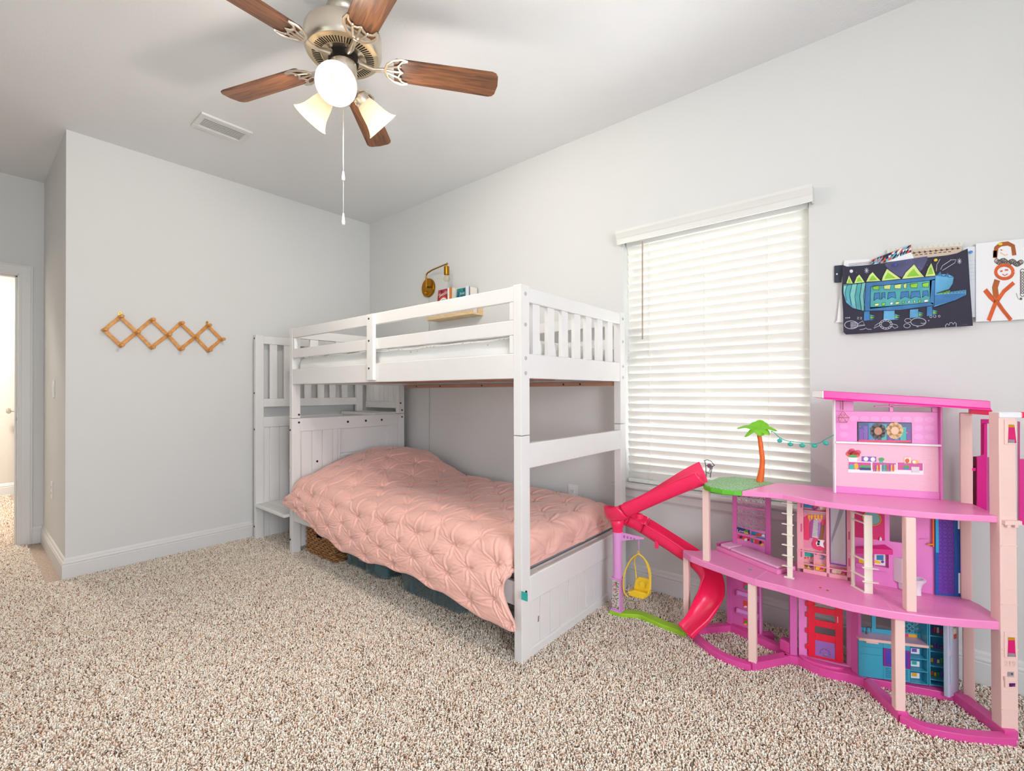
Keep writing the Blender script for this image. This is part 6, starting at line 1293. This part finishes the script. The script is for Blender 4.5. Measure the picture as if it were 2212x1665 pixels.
b = MB(); b.lathe([(.026, 0), (.026, .02), (.030, .026), (.034, .05), (.03, .06)], (2.802, -.392, .416), (0, 0, 1), SLID, 24); b.build('post_cap', sl)
b = MB(); b.lathe([(.016, 0), (.016, .022)], (2.925, -.40, .505), (0, 0, 1), SLID, 18); b.build('peg_socket', sl); b = MB(); b.box(2.968, 2.986, -.325, -.315, .35, .40, SLID); b.build('clip', sl, bevel=.002)
LV = pm('post_lilac', 'e09ad6', .4, bump=(160, .2))
b = MB(); b.lathe([(.022, .18), (.0225, .25), (.0235, .34), (.024, .418)], (2.802, -.392, 0), (0, 0, 1), LV, 28); pst = b.build('post', sl)
b = MB(); b.box(2.780, 2.822, -.412, -.372, .026, .178, LV); b.build('post_base', sl, bevel=.002); b = MB(); b.box(2.773, 2.829, -.419, -.365, .178, .184, LV); b.build('post_collar', sl, bevel=.002); b = MB(); b.box(2.773, 2.829, -.419, -.365, .018, .026, LV); b.build('post_collar', sl, bevel=.002)
b = MB(); rr = random.Random(8); b.poly([(2.784, -.4126, .032), (2.818, -.4126, .032), (2.818, -.4126, .173), (2.784, -.4126, .173)], pm('bloom_ground', 'cfd3c8', .5))
for k in range(150):
    x, z = rr.uniform(2.786, 2.816), rr.uniform(.035, .170); r_ = rr.uniform(.0012, .0034); m = (pm('leaf_dark', '2f7a4a'), pm('bloom_red', 'c8325a'), pm('leaf_mid', '5a9a68'), pm('bloom_rose', 'e47a92'))[rr.choice((0, 0, 2, 2, 1, 1, 3))]
    b.poly([(x+p, -.4128-.00003*(k % 30), z+q) for p, q in circ(0, 0, r_, 7)], m)
b.build('flower_panel', sl)
b = MB(); b.prism([(2.822, -.398, .418), (2.945, -.398, .414), (2.945, -.398, .406), (2.90, -.398, .396), (2.86, -.398, .384), (2.822, -.398, .372)], (0, .006, 0), LV)
for k in range(4): x = 2.842+k*.018; b.poly([(x+p, -.3985, .399+.004*(3-k)*.0+q) for p, q in circ(0, 0, .0055, 10, .008-.001*k)], pm('bracket_hole', 'b06ab0', .5))
b.build('bracket', sl, bevel=.001)
b = MB(); ribbon(b, spline([(2.765, -.395, 0), (2.83, -.385, 0), (2.868, -.360, 0), (2.91, -.345, 0), (2.97, -.355, 0), (3.03, -.365, 0), (3.10, -.37, 0), (3.14, -.375, 0)], 6), .05, FZ, .018, LIME); b.build('grass_base', sl, bevel=.006, seg=3)
sw = thing('toy_swing_seat', 'yellow toy egg chair hanging from the post bracket beside the slide', 'toy swing', (2.92, -.395, .40))
b = MB(); z = .400; q = W(*z4(288, 935), y=-.395)
for i in range(5): b.tube([(q.x+.0035*math.cos(t)*(i % 2), -.395+.0035*math.cos(t)*((i+1) % 2), z-.0045+.006*math.sin(t)) for t in [2*PI*k/10 for k in range(10)]], .0011, LV, 5, closed=True); z -= .0095
b.build('chain', sw)
o_ = lambda X, Y, dy=0: W(*z4(X, Y), y=-.395+dy); b = MB()
b.tube(spline([o_(285, 1012), o_(235, 1050), o_(195, 1130), o_(180, 1220), o_(190, 1280), o_(215, 1310)], 6), .0033, YLW, 8); b.build('hoop_arm', sw); b = MB()
b.tube(spline([o_(285, 1012), o_(325, 1045), o_(352, 1110), o_(362, 1190), o_(362, 1260), o_(335, 1315)], 6), .0033, YLW, 8); b.build('hoop_arm', sw); b = MB()
b.tube(spline([o_(272, 1015, .01), o_(258, 1060, .03), o_(265, 1120, .035), o_(270, 1180, .03)], 6), .0028, YLW, 8); b.build('hoop_arm', sw); b = MB()
b.tube(spline([o_(290, 1012, .01), o_(345, 1070, .03), o_(368, 1140, .03), o_(370, 1200, .015), o_(368, 1260, 0)], 6), .003, YLW, 8); b.build('hoop_arm', sw); b = MB()
b.tube([o_(285, 1000)+Vector((.005*math.cos(t), 0, .005*math.sin(t))) for t in [2*PI*k/12 for k in range(12)]], .0016, YLW, 6, closed=True); b.build('ring', sw)
b = MB(); b.prism([o_(*p) for p in ((205, 1275), (250, 1265), (350, 1290), (345, 1312), (318, 1330), (270, 1318), (225, 1305))], (0, .05, 0), YLW); b.build('seat', sw, bevel=.006, seg=3)
b = MB(); b.prism([o_(*p, .03) for p in ((248, 1260), (262, 1190), (285, 1172), (345, 1185), (368, 1210), (362, 1275), (345, 1295))], (0, .014, 0), YLW); b.build('seat_back', sw, bevel=.006, seg=3)
b = MB(); cq = o_(312, 1225, .028); b.lathe([(.017, 0), (.016, .003), (.01, .004)], cq, (0, -1, 0), YLW, 24); b.build('back_cushion', sw)
